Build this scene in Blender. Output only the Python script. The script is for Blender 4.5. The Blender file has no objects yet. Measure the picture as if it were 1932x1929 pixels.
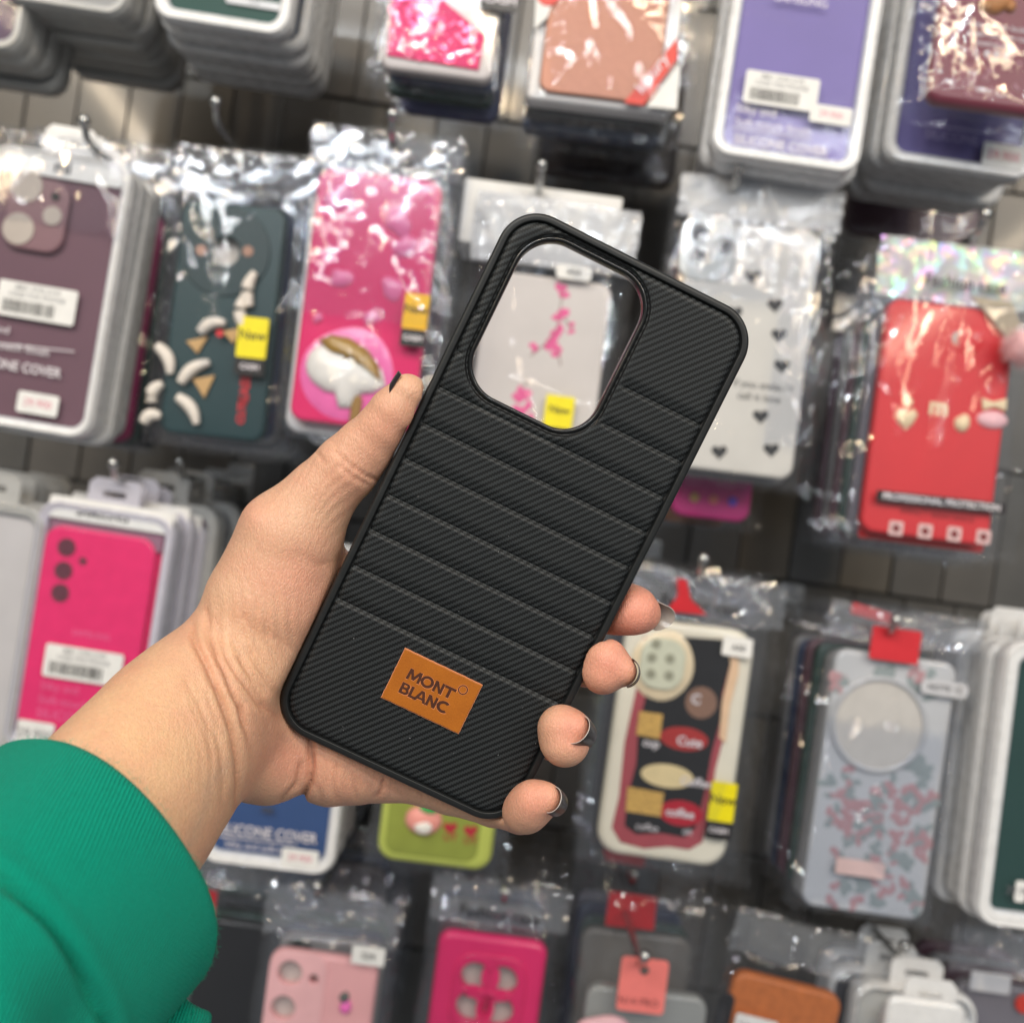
import bpy, bmesh, math, random
import numpy as np
from mathutils import Vector, Matrix
random.seed(7); rng = np.random.default_rng(7)
scn = bpy.context.scene
COL = scn.collection
PI = math.pi

# ---------------------------------------------------------------- camera
F = 1932.0; CX, CY = 966.0, 964.5          # a phone held in front of the rack: 53 degree view
ROLL = math.radians(8.0)
CAMZ = 1.42
RV = Vector((math.cos(ROLL), 0, math.sin(ROLL)))
UV_ = Vector((-math.sin(ROLL), 0, math.cos(ROLL)))
BV = Vector((0, -1, 0))
CAMPOS = Vector((0, 0, CAMZ))
MC = Matrix(((RV.x, UV_.x, BV.x, CAMPOS.x), (RV.y, UV_.y, BV.y, CAMPOS.y), (RV.z, UV_.z, BV.z, CAMPOS.z), (0, 0, 0, 1)))
cd = bpy.data.cameras.new('camera'); cam = bpy.data.objects.new('camera', cd); COL.objects.link(cam)
cam.matrix_world = MC
cd.sensor_width = 36; cd.lens = 36.0; cd.clip_start = 0.02; cd.clip_end = 50
cd.dof.use_dof = True; cd.dof.focus_distance = 0.298; cd.dof.aperture_fstop = 9.0
scn.camera = cam

# ---------------------------------------------------------------- world, lamps, exposure
w = bpy.data.worlds.new('World'); scn.world = w; w.use_nodes = True
w.node_tree.nodes['Background'].inputs[0].default_value = (0.92, 0.96, 1.0, 1)
w.node_tree.nodes['Background'].inputs[1].default_value = 0.17

def area(name, loc, tgt, size, power, col, shape='RECTANGLE', sy=None, spread=180):
    l = bpy.data.lights.new(name, 'AREA'); l.shape = shape; l.size = size; l.size_y = sy or size
    l.energy = power; l.color = col; l.spread = math.radians(spread)
    o = bpy.data.objects.new(name, l); COL.objects.link(o); o.location = loc
    o.rotation_euler = (Vector(tgt) - Vector(loc)).to_track_quat('-Z', 'Y').to_euler()
    return o
def tube_lamp(x, y, z, ln, power, warm, along_y=False):
    o = area('ceiling_and_fill_tube', (x, y, z), (x * .3, .5, 1.35), ln, power, (1.0, 0.80, 0.56) if warm else (0.93, 0.97, 1.0), sy=.035)
    if along_y:
        d = (Vector((x * .3, .5, 1.35)) - Vector((x, y, z))).normalized(); yax = Vector((0, 1, -.0)); yax = (yax - d * yax.dot(d)).normalized(); xx = (-d).cross(yax)
        o.matrix_world = Matrix(((yax.x, -xx.x, -d.x, x), (yax.y, -xx.y, -d.y, y), (yax.z, -xx.z, -d.z, z), (0, 0, 0, 1)))
tube_lamp(-0.65, -0.75, 2.75, 1.2, 6.0, False)
tube_lamp(0.75, -1.15, 2.80, 1.2, 5.0, True)
tube_lamp(-0.30, -1.75, 2.85, 1.2, 6.4, False)
tube_lamp(0.95, -2.3, 2.8, 1.2, 6.4, False)
tube_lamp(-1.45, -1.2, 2.6, 1.2, 8.5, True, True)
tube_lamp(-1.0, -2.6, 2.7, 1.2, 5.0, False)
tube_lamp(1.55, -0.9, 2.5, 1.2, 4.2, False, True)
tube_lamp(-1.3, -3.1, 2.8, 1.2, 8.0, False)  # added fill tube, far back, to brighten the lower rows and the hand
tube_lamp(1.7, -2.7, 2.6, 1.2, 7.0, True, True)  # second added fill tube for the lower rows, warm
for i, (x, y, z, c, p) in enumerate([(-1.1, -1.1, 2.6, 0, 2.2), (-0.35, -0.55, 2.5, 1, 1.4), (0.15, -0.9, 2.6, 1, 2.0), (0.55, -0.6, 2.5, 0, 1.4),
        (1.3, -1.2, 2.6, 1, 2.2), (-1.6, -1.8, 2.2, 1, 2.5), (0.4, -2.2, 2.4, 0, 2.5), (-0.5, -2.1, 2.5, 0, 2.5), (1.9, -1.6, 2.1, 0, 2.3), (-.2, -1.4, 2.6, 1, 2)]):
    area('ceiling_spot_lamp', (x, y, z), (0, 0.5, 1.4), 0.06, p, ((0.86, 0.95, 1.0), (1.0, 0.74, 0.44))[c], 'DISK')
scn.view_settings.view_transform = 'Standard'; scn.view_settings.look = 'None'
scn.view_settings.exposure = 0.30; scn.view_settings.gamma = 1.0
cy = scn.cycles
cy.use_denoising = True
cy.max_bounces = 8; cy.transparent_max_bounces = 40; cy.transmission_bounces = 6; cy.glossy_bounces = 4; cy.diffuse_bounces = 3
cy.sample_clamp_indirect = 4.0; cy.caustics_reflective = False; cy.caustics_refractive = False

# ---------------------------------------------------------------- measuring helpers
def C3(px, py, d):                          # camera-frame point seen at photo pixel (1932 wide) at distance d
    return Vector(((px - CX) / F * d, -(py - CY) / F * d, -d))
def W3(px, py, d):
    return MC @ C3(px, py, d)
def lin(c):
    return tuple((v / 12.92 if v <= .04045 else ((v + .055) / 1.055) ** 2.4) for v in [x / 255 for x in c])

# ---------------------------------------------------------------- materials
MATS = {}
def nd(nt, t, **k):
    n = nt.nodes.new(t)
    for a, b in k.items():
        if a.startswith('i_'): n.inputs[int(a[2:])].default_value = b
        else: setattr(n, a, b)
    return n
def mat(name, col, rough=0.5, metal=0.0, coat=0.0, var=0.06, bump=0.0, scale=120.0, sss=0.0, spec=0.5, trans=0.0, sheen=0.0, alpha=1.0):
    """plain surface with slight procedural variation of colour and gloss"""
    if name in MATS: return MATS[name]
    m = bpy.data.materials.new(name); m.use_nodes = True; MATS[name] = m
    nt = m.node_tree; L = nt.links; b = nt.nodes['Principled BSDF']
    c = lin(col)
    tc = nd(nt, 'ShaderNodeTexCoord')
    no = nd(nt, 'ShaderNodeTexNoise'); no.inputs['Scale'].default_value = scale; no.inputs['Detail'].default_value = 4
    L.new(tc.outputs['Object'], no.inputs['Vector'])
    mx = nd(nt, 'ShaderNodeMix', data_type='RGBA'); mx.inputs['A'].default_value = (*[v * (1 - var * 2) for v in c], 1); mx.inputs['B'].default_value = (*[min(1, v * (1 + var * 2)) for v in c], 1)
    L.new(no.outputs['Fac'], mx.inputs['Factor']); L.new(mx.outputs['Result'], b.inputs['Base Color'])
    mr = nd(nt, 'ShaderNodeMapRange'); mr.inputs['To Min'].default_value = max(0, rough - .07); mr.inputs['To Max'].default_value = min(1, rough + .07)
    L.new(no.outputs['Fac'], mr.inputs['Value']); L.new(mr.outputs['Result'], b.inputs['Roughness'])
    b.inputs['Metallic'].default_value = metal; b.inputs['Coat Weight'].default_value = coat; b.inputs['Coat Roughness'].default_value = 0.08
    b.inputs['Specular IOR Level'].default_value = spec; b.inputs['Transmission Weight'].default_value = trans
    b.inputs['Sheen Weight'].default_value = sheen; b.inputs['Alpha'].default_value = alpha
    if sss: b.inputs['Subsurface Weight'].default_value = sss; b.inputs['Subsurface Radius'].default_value = (0.004, .002, .001)
    if bump:
        bp = nd(nt, 'ShaderNodeBump'); bp.inputs['Strength'].default_value = bump; bp.inputs['Distance'].default_value = 0.0005
        L.new(no.outputs['Fac'], bp.inputs['Height']); L.new(bp.outputs['Normal'], b.inputs['Normal'])
    return m

def film_mat(name, tint=(0.97, 0.98, 1.0), milky=0.05, gloss=1.0, rough=0.07, holo=False):
    """clear plastic film: see-through, sharp glints on its creases"""
    if name in MATS: return MATS[name]
    m = bpy.data.materials.new(name); m.use_nodes = True; MATS[name] = m
    nt = m.node_tree; L = nt.links; nt.nodes.clear()
    out = nd(nt, 'ShaderNodeOutputMaterial')
    tr = nd(nt, 'ShaderNodeBsdfTransparent'); tr.inputs[0].default_value = (*tint, 1)
    gl = nd(nt, 'ShaderNodeBsdfGlossy'); gl.inputs['Roughness'].default_value = rough
    df = nd(nt, 'ShaderNodeBsdfDiffuse'); df.inputs[0].default_value = (.85, .86, .88, 1)
    tc = nd(nt, 'ShaderNodeTexCoord')
    no = nd(nt, 'ShaderNodeTexNoise'); no.inputs['Scale'].default_value = 90; no.inputs['Detail'].default_value = 3; no.inputs['Distortion'].default_value = 1.2
    L.new(tc.outputs['Object'], no.inputs['Vector'])
    bp = nd(nt, 'ShaderNodeBump'); bp.inputs['Strength'].default_value = .10; bp.inputs['Distance'].default_value = .001
    L.new(no.outputs['Fac'], bp.inputs['Height']); L.new(bp.outputs['Normal'], gl.inputs['Normal'])
    if holo:
        wv = nd(nt, 'ShaderNodeTexNoise'); wv.inputs['Scale'].default_value = 60; L.new(tc.outputs['Object'], wv.inputs['Vector'])
        hs = nd(nt, 'ShaderNodeCombineColor', mode='HSV'); hs.inputs[1].default_value = .75; hs.inputs[2].default_value = 1
        mm = nd(nt, 'ShaderNodeMath', operation='MULTIPLY', i_1=5.0); L.new(wv.outputs['Fac'], mm.inputs[0]); fr = nd(nt, 'ShaderNodeMath', operation='FRACT'); L.new(mm.outputs[0], fr.inputs[0])
        L.new(fr.outputs[0], hs.inputs[0]); L.new(hs.outputs[0], gl.inputs[0])
    fz = nd(nt, 'ShaderNodeLayerWeight', i_0=.5); pw = nd(nt, 'ShaderNodeMath', operation='POWER', i_1=4.0); L.new(fz.outputs['Facing'], pw.inputs[0])
    ml = nd(nt, 'ShaderNodeMath', operation='MULTIPLY_ADD', i_1=.7, i_2=.045 * gloss, use_clamp=True); L.new(pw.outputs[0], ml.inputs[0])
    m1 = nd(nt, 'ShaderNodeMixShader'); m1.inputs[0].default_value = milky; L.new(tr.outputs[0], m1.inputs[1]); L.new(df.outputs[0], m1.inputs[2])
    m2 = nd(nt, 'ShaderNodeMixShader'); L.new(ml.outputs[0], m2.inputs[0]); L.new(m1.outputs[0], m2.inputs[1]); L.new(gl.outputs[0], m2.inputs[2])
    L.new(m2.outputs[0], out.inputs[0])
    return m

FILM = film_mat('cellophane film', milky=.010, gloss=1.05, rough=.035)
FILMB = film_mat('film back sheet', milky=.008, gloss=.5, rough=.06)
FILM3 = film_mat('glossy wrap film', milky=.006, gloss=1.5, rough=.03)
FILM2 = film_mat('clear cover sheet', milky=.01, gloss=.35, rough=.08)
HOLO = film_mat('holographic film', milky=.55, gloss=3.2, rough=.12, holo=True)
SILV = film_mat('silvery header film', milky=.07, gloss=2.4, rough=.06)
TRAYW = mat('white tray plastic', (226, 226, 226), .28, coat=.4, sss=.0)
TRAYG = mat('grey clear tray plastic', (178, 178, 176), .25, coat=.5)
WHITE = mat('white paper', (232, 231, 228), .6)
BLACKP = mat('black print', (22, 22, 24), .5)
WPRINT = mat('white print', (225, 220, 225), .5)
YEL = mat('yellow sticker', (238, 222, 10), .45)
STEEL = mat('hook steel', (190, 190, 188), .22, metal=1.0)

# ---------------------------------------------------------------- mesh helpers
def link(name, me, parent=None, m=None, smooth=None):
    o = bpy.data.objects.new(name, me); COL.objects.link(o)
    if m is not None: me.materials.clear(); me.materials.append(m)
    if parent is not None: o.parent = parent
    if smooth is not None:
        me.polygons.foreach_set('use_smooth', [True] * len(me.polygons))
        me.set_sharp_from_angle(angle=math.radians(smooth))
    return o
def mesh_from(name, v, f):
    me = bpy.data.meshes.new(name); me.from_pydata([tuple(p) for p in v], [], [tuple(q) for q in f]); me.update(); return me
def grid_faces(n, m, wrap=False):
    f = []
    for i in range(n - 1):
        for j in range(m if wrap else m - 1):
            a = i * m + j; b = i * m + (j + 1) % m
            f.append((a, b, b + m, a + m))
    return f
def rrect(w, h, r, n=8, cx=0, cy=0):
    r = min(r, w / 2 - 1e-6, h / 2 - 1e-6); p = []
    for (sx, sy, a0) in ((1, 1, 0), (-1, 1, 90), (-1, -1, 180), (1, -1, 270)):
        for k in range(n + 1):
            a = math.radians(a0 + 90 * k / n)
            p.append((cx + sx * (w / 2 - r) + r * math.cos(a), cy + sy * (h / 2 - r) + r * math.sin(a)))
    return p
def circ(cx, cy, r, n=24, ry=None):
    return [(cx + r * math.cos(2 * PI * k / n), cy + (ry or r) * math.sin(2 * PI * k / n)) for k in range(n)]
def blob(cx, cy, r, n=28, wob=.12, ry=None, seed=0):
    q = random.Random(seed); ph = [q.uniform(0, 6.28) for _ in range(4)]
    return [(cx + r * (1 + wob * sum(math.sin((k2 + 2) * 2 * PI * k / n + ph[k2]) / (k2 + 1) for k2 in range(4))) * math.cos(2 * PI * k / n),
             cy + (ry or r) * (1 + wob * sum(math.sin((k2 + 2) * 2 * PI * k / n + ph[k2]) / (k2 + 1) for k2 in range(4))) * math.sin(2 * PI * k / n)) for k in range(n)]
def plate_mesh(outer, holes=(), y0=0.0, th=.002, bev=0.0, res=2):
    """solid plate in the local x-z plane, front face at y0, thickness th going away (+y), rounded edges"""
    cu = bpy.data.curves.new('c', 'CURVE'); cu.dimensions = '2D'; cu.fill_mode = 'BOTH'
    bev = min(bev, th * .49)
    cu.extrude = max(th / 2 - bev, 1e-5); cu.bevel_depth = bev; cu.bevel_resolution = res; cu.offset = -bev
    for ring in [outer] + list(holes):
        s = cu.splines.new('POLY'); s.points.add(len(ring) - 1); s.use_cyclic_u = True
        for k, (x, y) in enumerate(ring): s.points[k].co = (x, y, 0, 1)
    o = bpy.data.objects.new('c', cu); me = bpy.data.meshes.new_from_object(o)
    bpy.data.objects.remove(o); bpy.data.curves.remove(cu)
    n = len(me.vertices); co = np.empty(n * 3); me.vertices.foreach_get('co', co); co = co.reshape(-1, 3)
    new = np.stack([co[:, 0], y0 + th / 2 - co[:, 2], co[:, 1]], 1)
    me.vertices.foreach_set('co', new.ravel()); me.update()
    return me
def text_mesh(s, size, off=0.0, ext=.00004, shear=0.0, sx=1.0, align='CENTER', y0=0.0, x=0, z=0, rot=0.0):
    cu = bpy.data.curves.new('t', 'FONT'); cu.body = s; cu.size = size; cu.offset = off; cu.extrude = ext; cu.shear = shear
    cu.align_x = align; cu.align_y = 'CENTER'; cu.resolution_u = 3
    o = bpy.data.objects.new('t', cu); me = bpy.data.meshes.new_from_object(o)
    bpy.data.objects.remove(o); bpy.data.curves.remove(cu)
    n = len(me.vertices); co = np.empty(n * 3); me.vertices.foreach_get('co', co); co = co.reshape(-1, 3)
    X = co[:, 0] * sx; Z = co[:, 1]
    c_, s_ = math.cos(rot), math.sin(rot)
    me.vertices.foreach_set('co', np.stack([x + X * c_ - Z * s_, y0 - co[:, 2], z + X * s_ + Z * c_], 1).ravel()); me.update()
    return me
def boxes_mesh(bs):
    v = []; f = []
    for (x0, y0, z0, x1, y1, z1) in bs:
        a = len(v); v += [(x, y, z) for x in (x0, x1) for y in (y0, y1) for z in (z0, z1)]
        f += [(a, a + 1, a + 3, a + 2), (a + 4, a + 6, a + 7, a + 5), (a, a + 4, a + 5, a + 1), (a + 2, a + 3, a + 7, a + 6), (a, a + 2, a + 6, a + 4), (a + 1, a + 5, a + 7, a + 3)]
    return mesh_from('b', v, f)
def tube_mesh(pts, r, n=10):
    pts = [Vector(p) for p in pts]; v = []; f = []
    up = Vector((0, 0, 1))
    for i, p in enumerate(pts):
        d = (pts[min(i + 1, len(pts) - 1)] - pts[max(i - 1, 0)]).normalized()
        a = d.cross(up); a = a.normalized() if a.length > .05 else Vector((1, 0, 0)); b = d.cross(a).normalized()
        rr = r[i] if isinstance(r, (list, tuple)) else r
        v += [p + rr * (math.cos(2 * PI * k / n) * a + math.sin(2 * PI * k / n) * b) for k in range(n)]
    f = grid_faces(len(pts), n, True); f.append(tuple(range(n))[::-1]); f.append(tuple(range((len(pts) - 1) * n, len(pts) * n)))
    return mesh_from('tube', v, f)
def puff_mesh(outline, y0, hgt, n=6):
    """soft cushion-like raised shape from an outline"""
    cx = sum(p[0] for p in outline) / len(outline); cz = sum(p[1] for p in outline) / len(outline); v = []; m = len(outline)
    for i in range(n):
        a = PI / 2 * i / (n - 1); k = math.cos(a) if i < n - 1 else 0.02
        v += [(cx + (x - cx) * k, y0 - hgt * math.sin(a), cz + (z - cz) * k) for x, z in outline]
    f = grid_faces(n, m, True); f.append(tuple(range((n - 1) * m, n * m)))
    return mesh_from('puff', v, f)

def tag(o, label=None, cat=None, group=None, kind=None):
    if label: o['label'] = label
    if cat: o['category'] = cat
    if group: o['group'] = group
    if kind: o['kind'] = kind
    return o

# ---------------------------------------------------------------- the wall behind: board, tiles, rails
WY = 0.80
wall = bpy.data.objects.new('wall', boxes_mesh([(-1.3, WY + .004, .5, 1.3, WY + .03, 2.4)])); COL.objects.link(wall)
wall.data.materials.append(mat('wall backing board', (70, 67, 62), .6)); tag(wall, 'dark backing wall of the shop rack behind the hanging cases', kind='structure')
TILE = [mat('wall panel %s' % n, c, .32, coat=.3, scale=30, var=.15) for n, c in (('grey', (92, 88, 83)), ('brown', (84, 79, 73)), ('warm', (104, 96, 84)), ('dull', (86, 84, 81)))]
pme = plate_mesh(rrect(.0388, .1055, .001, 2), y0=0, th=.004, bev=.0006, res=1)
pms = []
for m_ in TILE:
    q = pme.copy(); q.materials.append(m_); pms.append(q)
for i in range(-12, 13):
    for j in range(-5, 5):
        x = i * .040 + (.013 if j % 2 else 0); z = CAMZ + j * .108 + .03
        o = bpy.data.objects.new('wall_panel', random.choices(pms, (5, 3, 1, 4))[0]); COL.objects.link(o); o.parent = wall
        o.location = (x, WY + random.uniform(-.002, 0), z)

# ---------------------------------------------------------------- packages hanging on the rack
class K:
    """a package: Empty at its middle, local x right, z up, +y into the rack; all measures given in photo pixels at its distance"""
    def __init__(s, name, label, cat, cx, cy, Y, lean=8.5, group=None):
        s.s = Y / F; s.cx, s.cy = cx, cy; s.th = math.radians(lean); s.Y = Y
        s.o = bpy.data.objects.new(name, None); COL.objects.link(s.o); s.o.empty_display_size = .01
        s.o.location = W3(cx, cy, Y); s.o.rotation_euler = (0, s.th - ROLL, 0)
        tag(s.o, label, cat, group)
    def l(s, px, py):
        dx, dy = px - s.cx, -(py - s.cy); c, n = math.cos(s.th), math.sin(s.th)
        return ((dx * c - dy * n) * s.s, (dx * n + dy * c) * s.s)
    def part(s, name, me, m, smooth=35, parent=None):
        return link(name, me, parent or s.o, m, smooth)
    def plate(s, name, px, py, w, h, r, y0, th, m, bev=.0, holes=(), parent=None, rot=0):
        x, z = s.l(px, py); k = s.s
        ring = rrect(w * k, h * k, r * k)
        if rot: c, n = math.cos(rot), math.sin(rot); ring = [(a * c - b * n, a * n + b * c) for a, b in ring]
        ring = [(a + x, b + z) for a, b in ring]
        return s.part(name, plate_mesh(ring, holes, y0, th, bev), m, parent=parent)
    def poly(s, name, pts, y0, th, m, bev=.0, holes=(), parent=None):
        return s.part(name, plate_mesh([s.l(*p) for p in pts], holes, y0, th, bev), m, parent=parent)
    def disc(s, name, px, py, r, y0, th, m, bev=0, ry=None, parent=None):
        x, z = s.l(px, py); return s.part(name, plate_mesh(circ(x, z, r * s.s, 24, ry and ry * s.s), (), y0, th, bev), m, parent=parent)
    def hole(s, px, py, r, n=20):
        x, z = s.l(px, py); return circ(x, z, r * s.s, n)
    def puff(s, name, px, py, r, y0, h, m, ry=None, wob=.08, seed=0, parent=None, pts=None):
        if pts: ol = [s.l(*p) for p in pts]
        else:
            x, z = s.l(px, py); ol = blob(x, z, r * s.s, 28, wob, ry and ry * s.s, seed)
        return s.part(name, puff_mesh(ol, y0, h), m, 60, parent=parent)
    def text(s, txt, px, py, size, y0, m, align='CENTER', off=0, sx=1, rot=0, name='lettering', parent=None, shear=0):
        x, z = s.l(px, py)
        return s.part(name, text_mesh(txt, size * s.s, off * s.s, .00003, shear, sx, align, y0, x, z, rot), m, None, parent=parent)
    def sticker(s, px, py, w, h, y0, bars=True, pink=False, rot=0.0, lines=('8801 2745 6193', 'CASE FOR PHONE')):
        st = s.plate('price_label', px, py, w, h, 5, y0, .0003, WHITE, rot=rot)
        x, z = s.l(px, py); k = s.s
        if bars:
            q = random.Random(int(px)); b = []; xx = -w * .42
            while xx < w * .25:
                ww = q.choice((1.2, 1.8, 3)); b.append(((x + xx * k), y0 - .00012, z - h * .38 * k, x + (xx + ww) * k, y0 - .00002, z - h * .02 * k)); xx += ww + q.choice((1.4, 2.2))
            s.part('barcode', boxes_mesh(b), BLACKP, None, parent=st)
            for i, t in enumerate(lines):
                me = text_mesh(t, h * .2 * k, 0, .00003, 0, 1, 'CENTER', y0 - .0001, x, z + (h * .34 - i * h * .2) * k)
                s.part('lettering', me, mat('grey print', (110, 110, 115), .5), None, parent=st)
        else:
            s.part('lettering', text_mesh('29.900', h * .5 * k, 0, .00003, 0, 1, 'CENTER', y0 - .0001, x, z), mat('pink print' if pink else 'grey print', (214, 120, 140) if pink else (110, 110, 115), .5), None, parent=st)
        return st
    def newtag(s, px, py, w=55, h=72, y0=-.004, col=None):
        t = s.plate('new_sticker', px, py, w, h, 3, y0, .0004, col or YEL)
        x, z = s.l(px, py); k = s.s
        s.part('lettering', text_mesh('New', h * .34 * k, .0001, .00003, 0, 1, 'CENTER', y0 - .0001, x, z + h * .05 * k), BLACKP, None, parent=t)
        dx, dz = 0, -(h / 2 + 17) * k
        b = s.part('cash_sticker', plate_mesh([(x + a * k, z + dz + c * k) for a, c in rrect(w, 32, 2)], (), y0, .0004), mat('black sticker', (30, 28, 30), .4))
        s.part('lettering', text_mesh('CASH', 14 * k, .0001, .00003, 0, 1, 'CENTER', y0 - .0001, x, z + dz), WPRINT, None, parent=b)
    def film(s, name, x0, x1, z0, z1, y0, yb, m=FILM, nx=60, nz=110, amp=.0022, seed=0, head=.0, folds=False):
        """crinkled bag: front sheet bulging forward, back sheet, in local px from the middle"""
        q = np.random.default_rng(seed); k = s.s
        X, Z = np.meshgrid(np.linspace(x0, x1, nx) * k, np.linspace(z0, z1, nz) * k)
        u = np.linspace(-1, 1, nx)[None, :]; v = np.linspace(-1, 1, nz)[:, None]
        edge = np.clip(np.maximum(abs(u) ** 6 + 0 * v, abs(v) ** 10 + 0 * u), 0, 1)
        top = np.clip((v - (1 - 2 * head)) / .1, 0, 1) if head else 0 * v
        crk = np.zeros_like(X)
        for i in range(16):
            a = q.normal(.1, .22) if folds else q.uniform(0, 2 * PI); fr = q.uniform(25, 160) * (1 if i < 8 else 2.2); ph = q.uniform(0, 10)
            t = (X * math.cos(a) + Z * math.sin(a)) * fr + ph + 1.3 * np.sin(X * q.uniform(20, 60) + Z * q.uniform(-60, 60) + ph)
            crk += (abs((t % 2) - 1) - .5) * 40 / fr * q.uniform(.4, 1)
        crk = crk * amp / 1.3 * (1 + 1.0 * max(0, s.cy - 700) / F)
        fine = (abs((X * 310 + Z * 190 + 2 * np.sin(Z * 90 + seed)) % 2 - 1) + abs((X * -170 + Z * 340 + 2 * np.sin(X * 110)) % 2 - 1) - 1) * .0011 + q.normal(0, .00016, X.shape)
        edge2 = np.clip(abs(u) ** 10 + abs(v) ** 16, 0, 1)
        wgt = (.0 if folds else .05) + 1.1 * edge + 1.1 * top
        crk = crk + fine * np.clip(edge2 + top, 0, 1) / np.maximum(wgt, .3)
        rid = np.zeros_like(X)          # long soft folds pulled across the sheet
        for i in range(14 if folds else 9):
            cx_, cz_ = q.uniform(x0, x1) * k, q.uniform(z0, z1) * k; an = PI / 2 + q.normal(0, .35 if folds or i < 9 else 1.2)
            wd_ = q.uniform(.0012, .0030); ln_ = q.uniform(.014, .045)
            dl = (X - cx_) * math.cos(an) + (Z - cz_) * math.sin(an); dp_ = -(X - cx_) * math.sin(an) + (Z - cz_) * math.cos(an) + .0012 * np.sin(dl * 150 + i)
            rid -= q.uniform(.22, .62) * wd_ * (.75 if s.cy < 200 else 1 + 1.1 * max(0, s.cy - 700) / F) * np.exp(-(dp_ / wd_) ** 2) * np.exp(-(dl / ln_) ** 4)
        rid += .004 * np.sin(Z * q.uniform(20, 45) + seed) * .25 + .0010 * np.sin(X * 70 + Z * 30 + seed)
        yf = y0 + (yb - y0) * .45 * np.maximum(edge, .8 * top) + crk * wgt + rid
        Yb = yb + crk[::-1] * .3
        xs = X * (1 + .012 * np.sin(v * 9 + seed)) ; zs = Z + crk * .8 * edge
        v1 = np.stack([xs, yf, zs], -1).reshape(-1, 3); v2 = np.stack([xs, Yb, zs], -1).reshape(-1, 3)
        me = mesh_from('film', v1, grid_faces(nz, nx)); o = s.part(name, me, m, None)
        w_ = wgt + np.zeros_like(X); wc = ((w_[:-1, :-1] < .5) | folds).ravel()
        me.polygons.foreach_set('use_smooth', wc.tolist())
        v2 = v2.reshape(nz, nx, 3)[::5, ::5]; me2 = mesh_from('film_back', v2.reshape(-1, 3), grid_faces(v2.shape[0], v2.shape[1])); o2 = s.part('bag_back', me2, FILMB if m in (FILM, FILM3) else m, None)
        return o

def dup(o, loc=None, label=None, group=None, dx=0, dz=0, dy=0):
    r = o.copy(); COL.objects.link(r)
    if loc is None: r.location = o.location + Vector((dx, dy, dz))
    if label: r['label'] = label
    if group: r['group'] = group
    for ch in [c for c in o.children]:
        c = ch.copy(); COL.objects.link(c); c.parent = r
        for g in ch.children:
            e = g.copy(); COL.objects.link(e); e.parent = c
    return r

def hook(px, py, Y, what):
    a = W3(px, py, Y); L_ = WY - Y
    n = bpy.data.objects.new('peg_hook', None); COL.objects.link(n); n.location = a
    tag(n, 'chrome peg hook with upturned tip holding ' + what, 'hook', 'peg hooks on the rack')
    link('rod', tube_mesh([(0, L_, 0), (0, .004, 0), (0, -.004, .002), (0, -.009, .008)], .0021), n, STEEL, 60)
    bm = bmesh.new(); bmesh.ops.create_uvsphere(bm, u_segments=12, v_segments=8, radius=.0034); bmesh.ops.translate(bm, verts=bm.verts, vec=(0, -.0095, .0095))
    me = bpy.data.meshes.new('b'); bm.to_mesh(me); bm.free(); link('tip_ball', me, n, STEEL, 60)
    link('wall_plate', plate_mesh(rrect(.02, .03, .003), y0=L_ - .003, th=.003, bev=.0008), n, STEEL, 40)

def tray(label, cx, cy, w, h, Y, col, lean=8.5, rim=22, r=38, name='boxed_phone_case', cat='phone case', depth=.014, trm=None, tab=True, group=None, cover=True, insert_y=.004, rough=.4):
    k = K(name, label, cat, cx, cy, Y, lean, group); s = k.s; trm = trm or TRAYW
    inner = rrect((w - 2 * rim) * s, (h - 2 * rim) * s, max(6, r - rim * .7) * s)
    k.part('tray', plate_mesh(rrect(w * s, h * s, r * s), (inner,), 0, depth, .0028, 3), trm)
    k.part('tray_lip', plate_mesh(rrect((w - 6) * s, (h - 6) * s, r * s), (rrect((w - 14) * s, (h - 14) * s, r * s),), -.0012, .003, .0006), trm)
    ins = mat('insert %d %d %d' % col, col, .55, coat=.0, spec=.3, scale=40, var=.05)
    k.insert = k.part('insert', plate_mesh(rrect((w - 2 * rim + 2) * s, (h - 2 * rim + 2) * s, max(5, r - rim * .7) * s), (), insert_y, .005, .001), ins)
    if cover:
        k.part('clear_cover', plate_mesh(rrect((w - rim) * s, (h - rim) * s, r * .9 * s), (), .0002, .0006, .0002), FILM2)
    if tab:
        tw = 100 * s; t0 = h / 2 * s
        ol = [(-tw / 2, t0 - .004), (tw / 2, t0 - .004), (tw / 2, t0 + 42 * s), (tw / 2 - 12 * s, t0 + 54 * s), (-tw / 2 + 12 * s, t0 + 54 * s), (-tw / 2, t0 + 42 * s)]
        k.part('hang_tab', plate_mesh(ol, (rrect(46 * s, 12 * s, 6 * s, 4, 0, t0 + 24 * s),), .005, .0015, .0003), trm)
    return k
def silicone_print(k, top, lx, y, m=WPRINT, size=26, flip=False):
    pass

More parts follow.
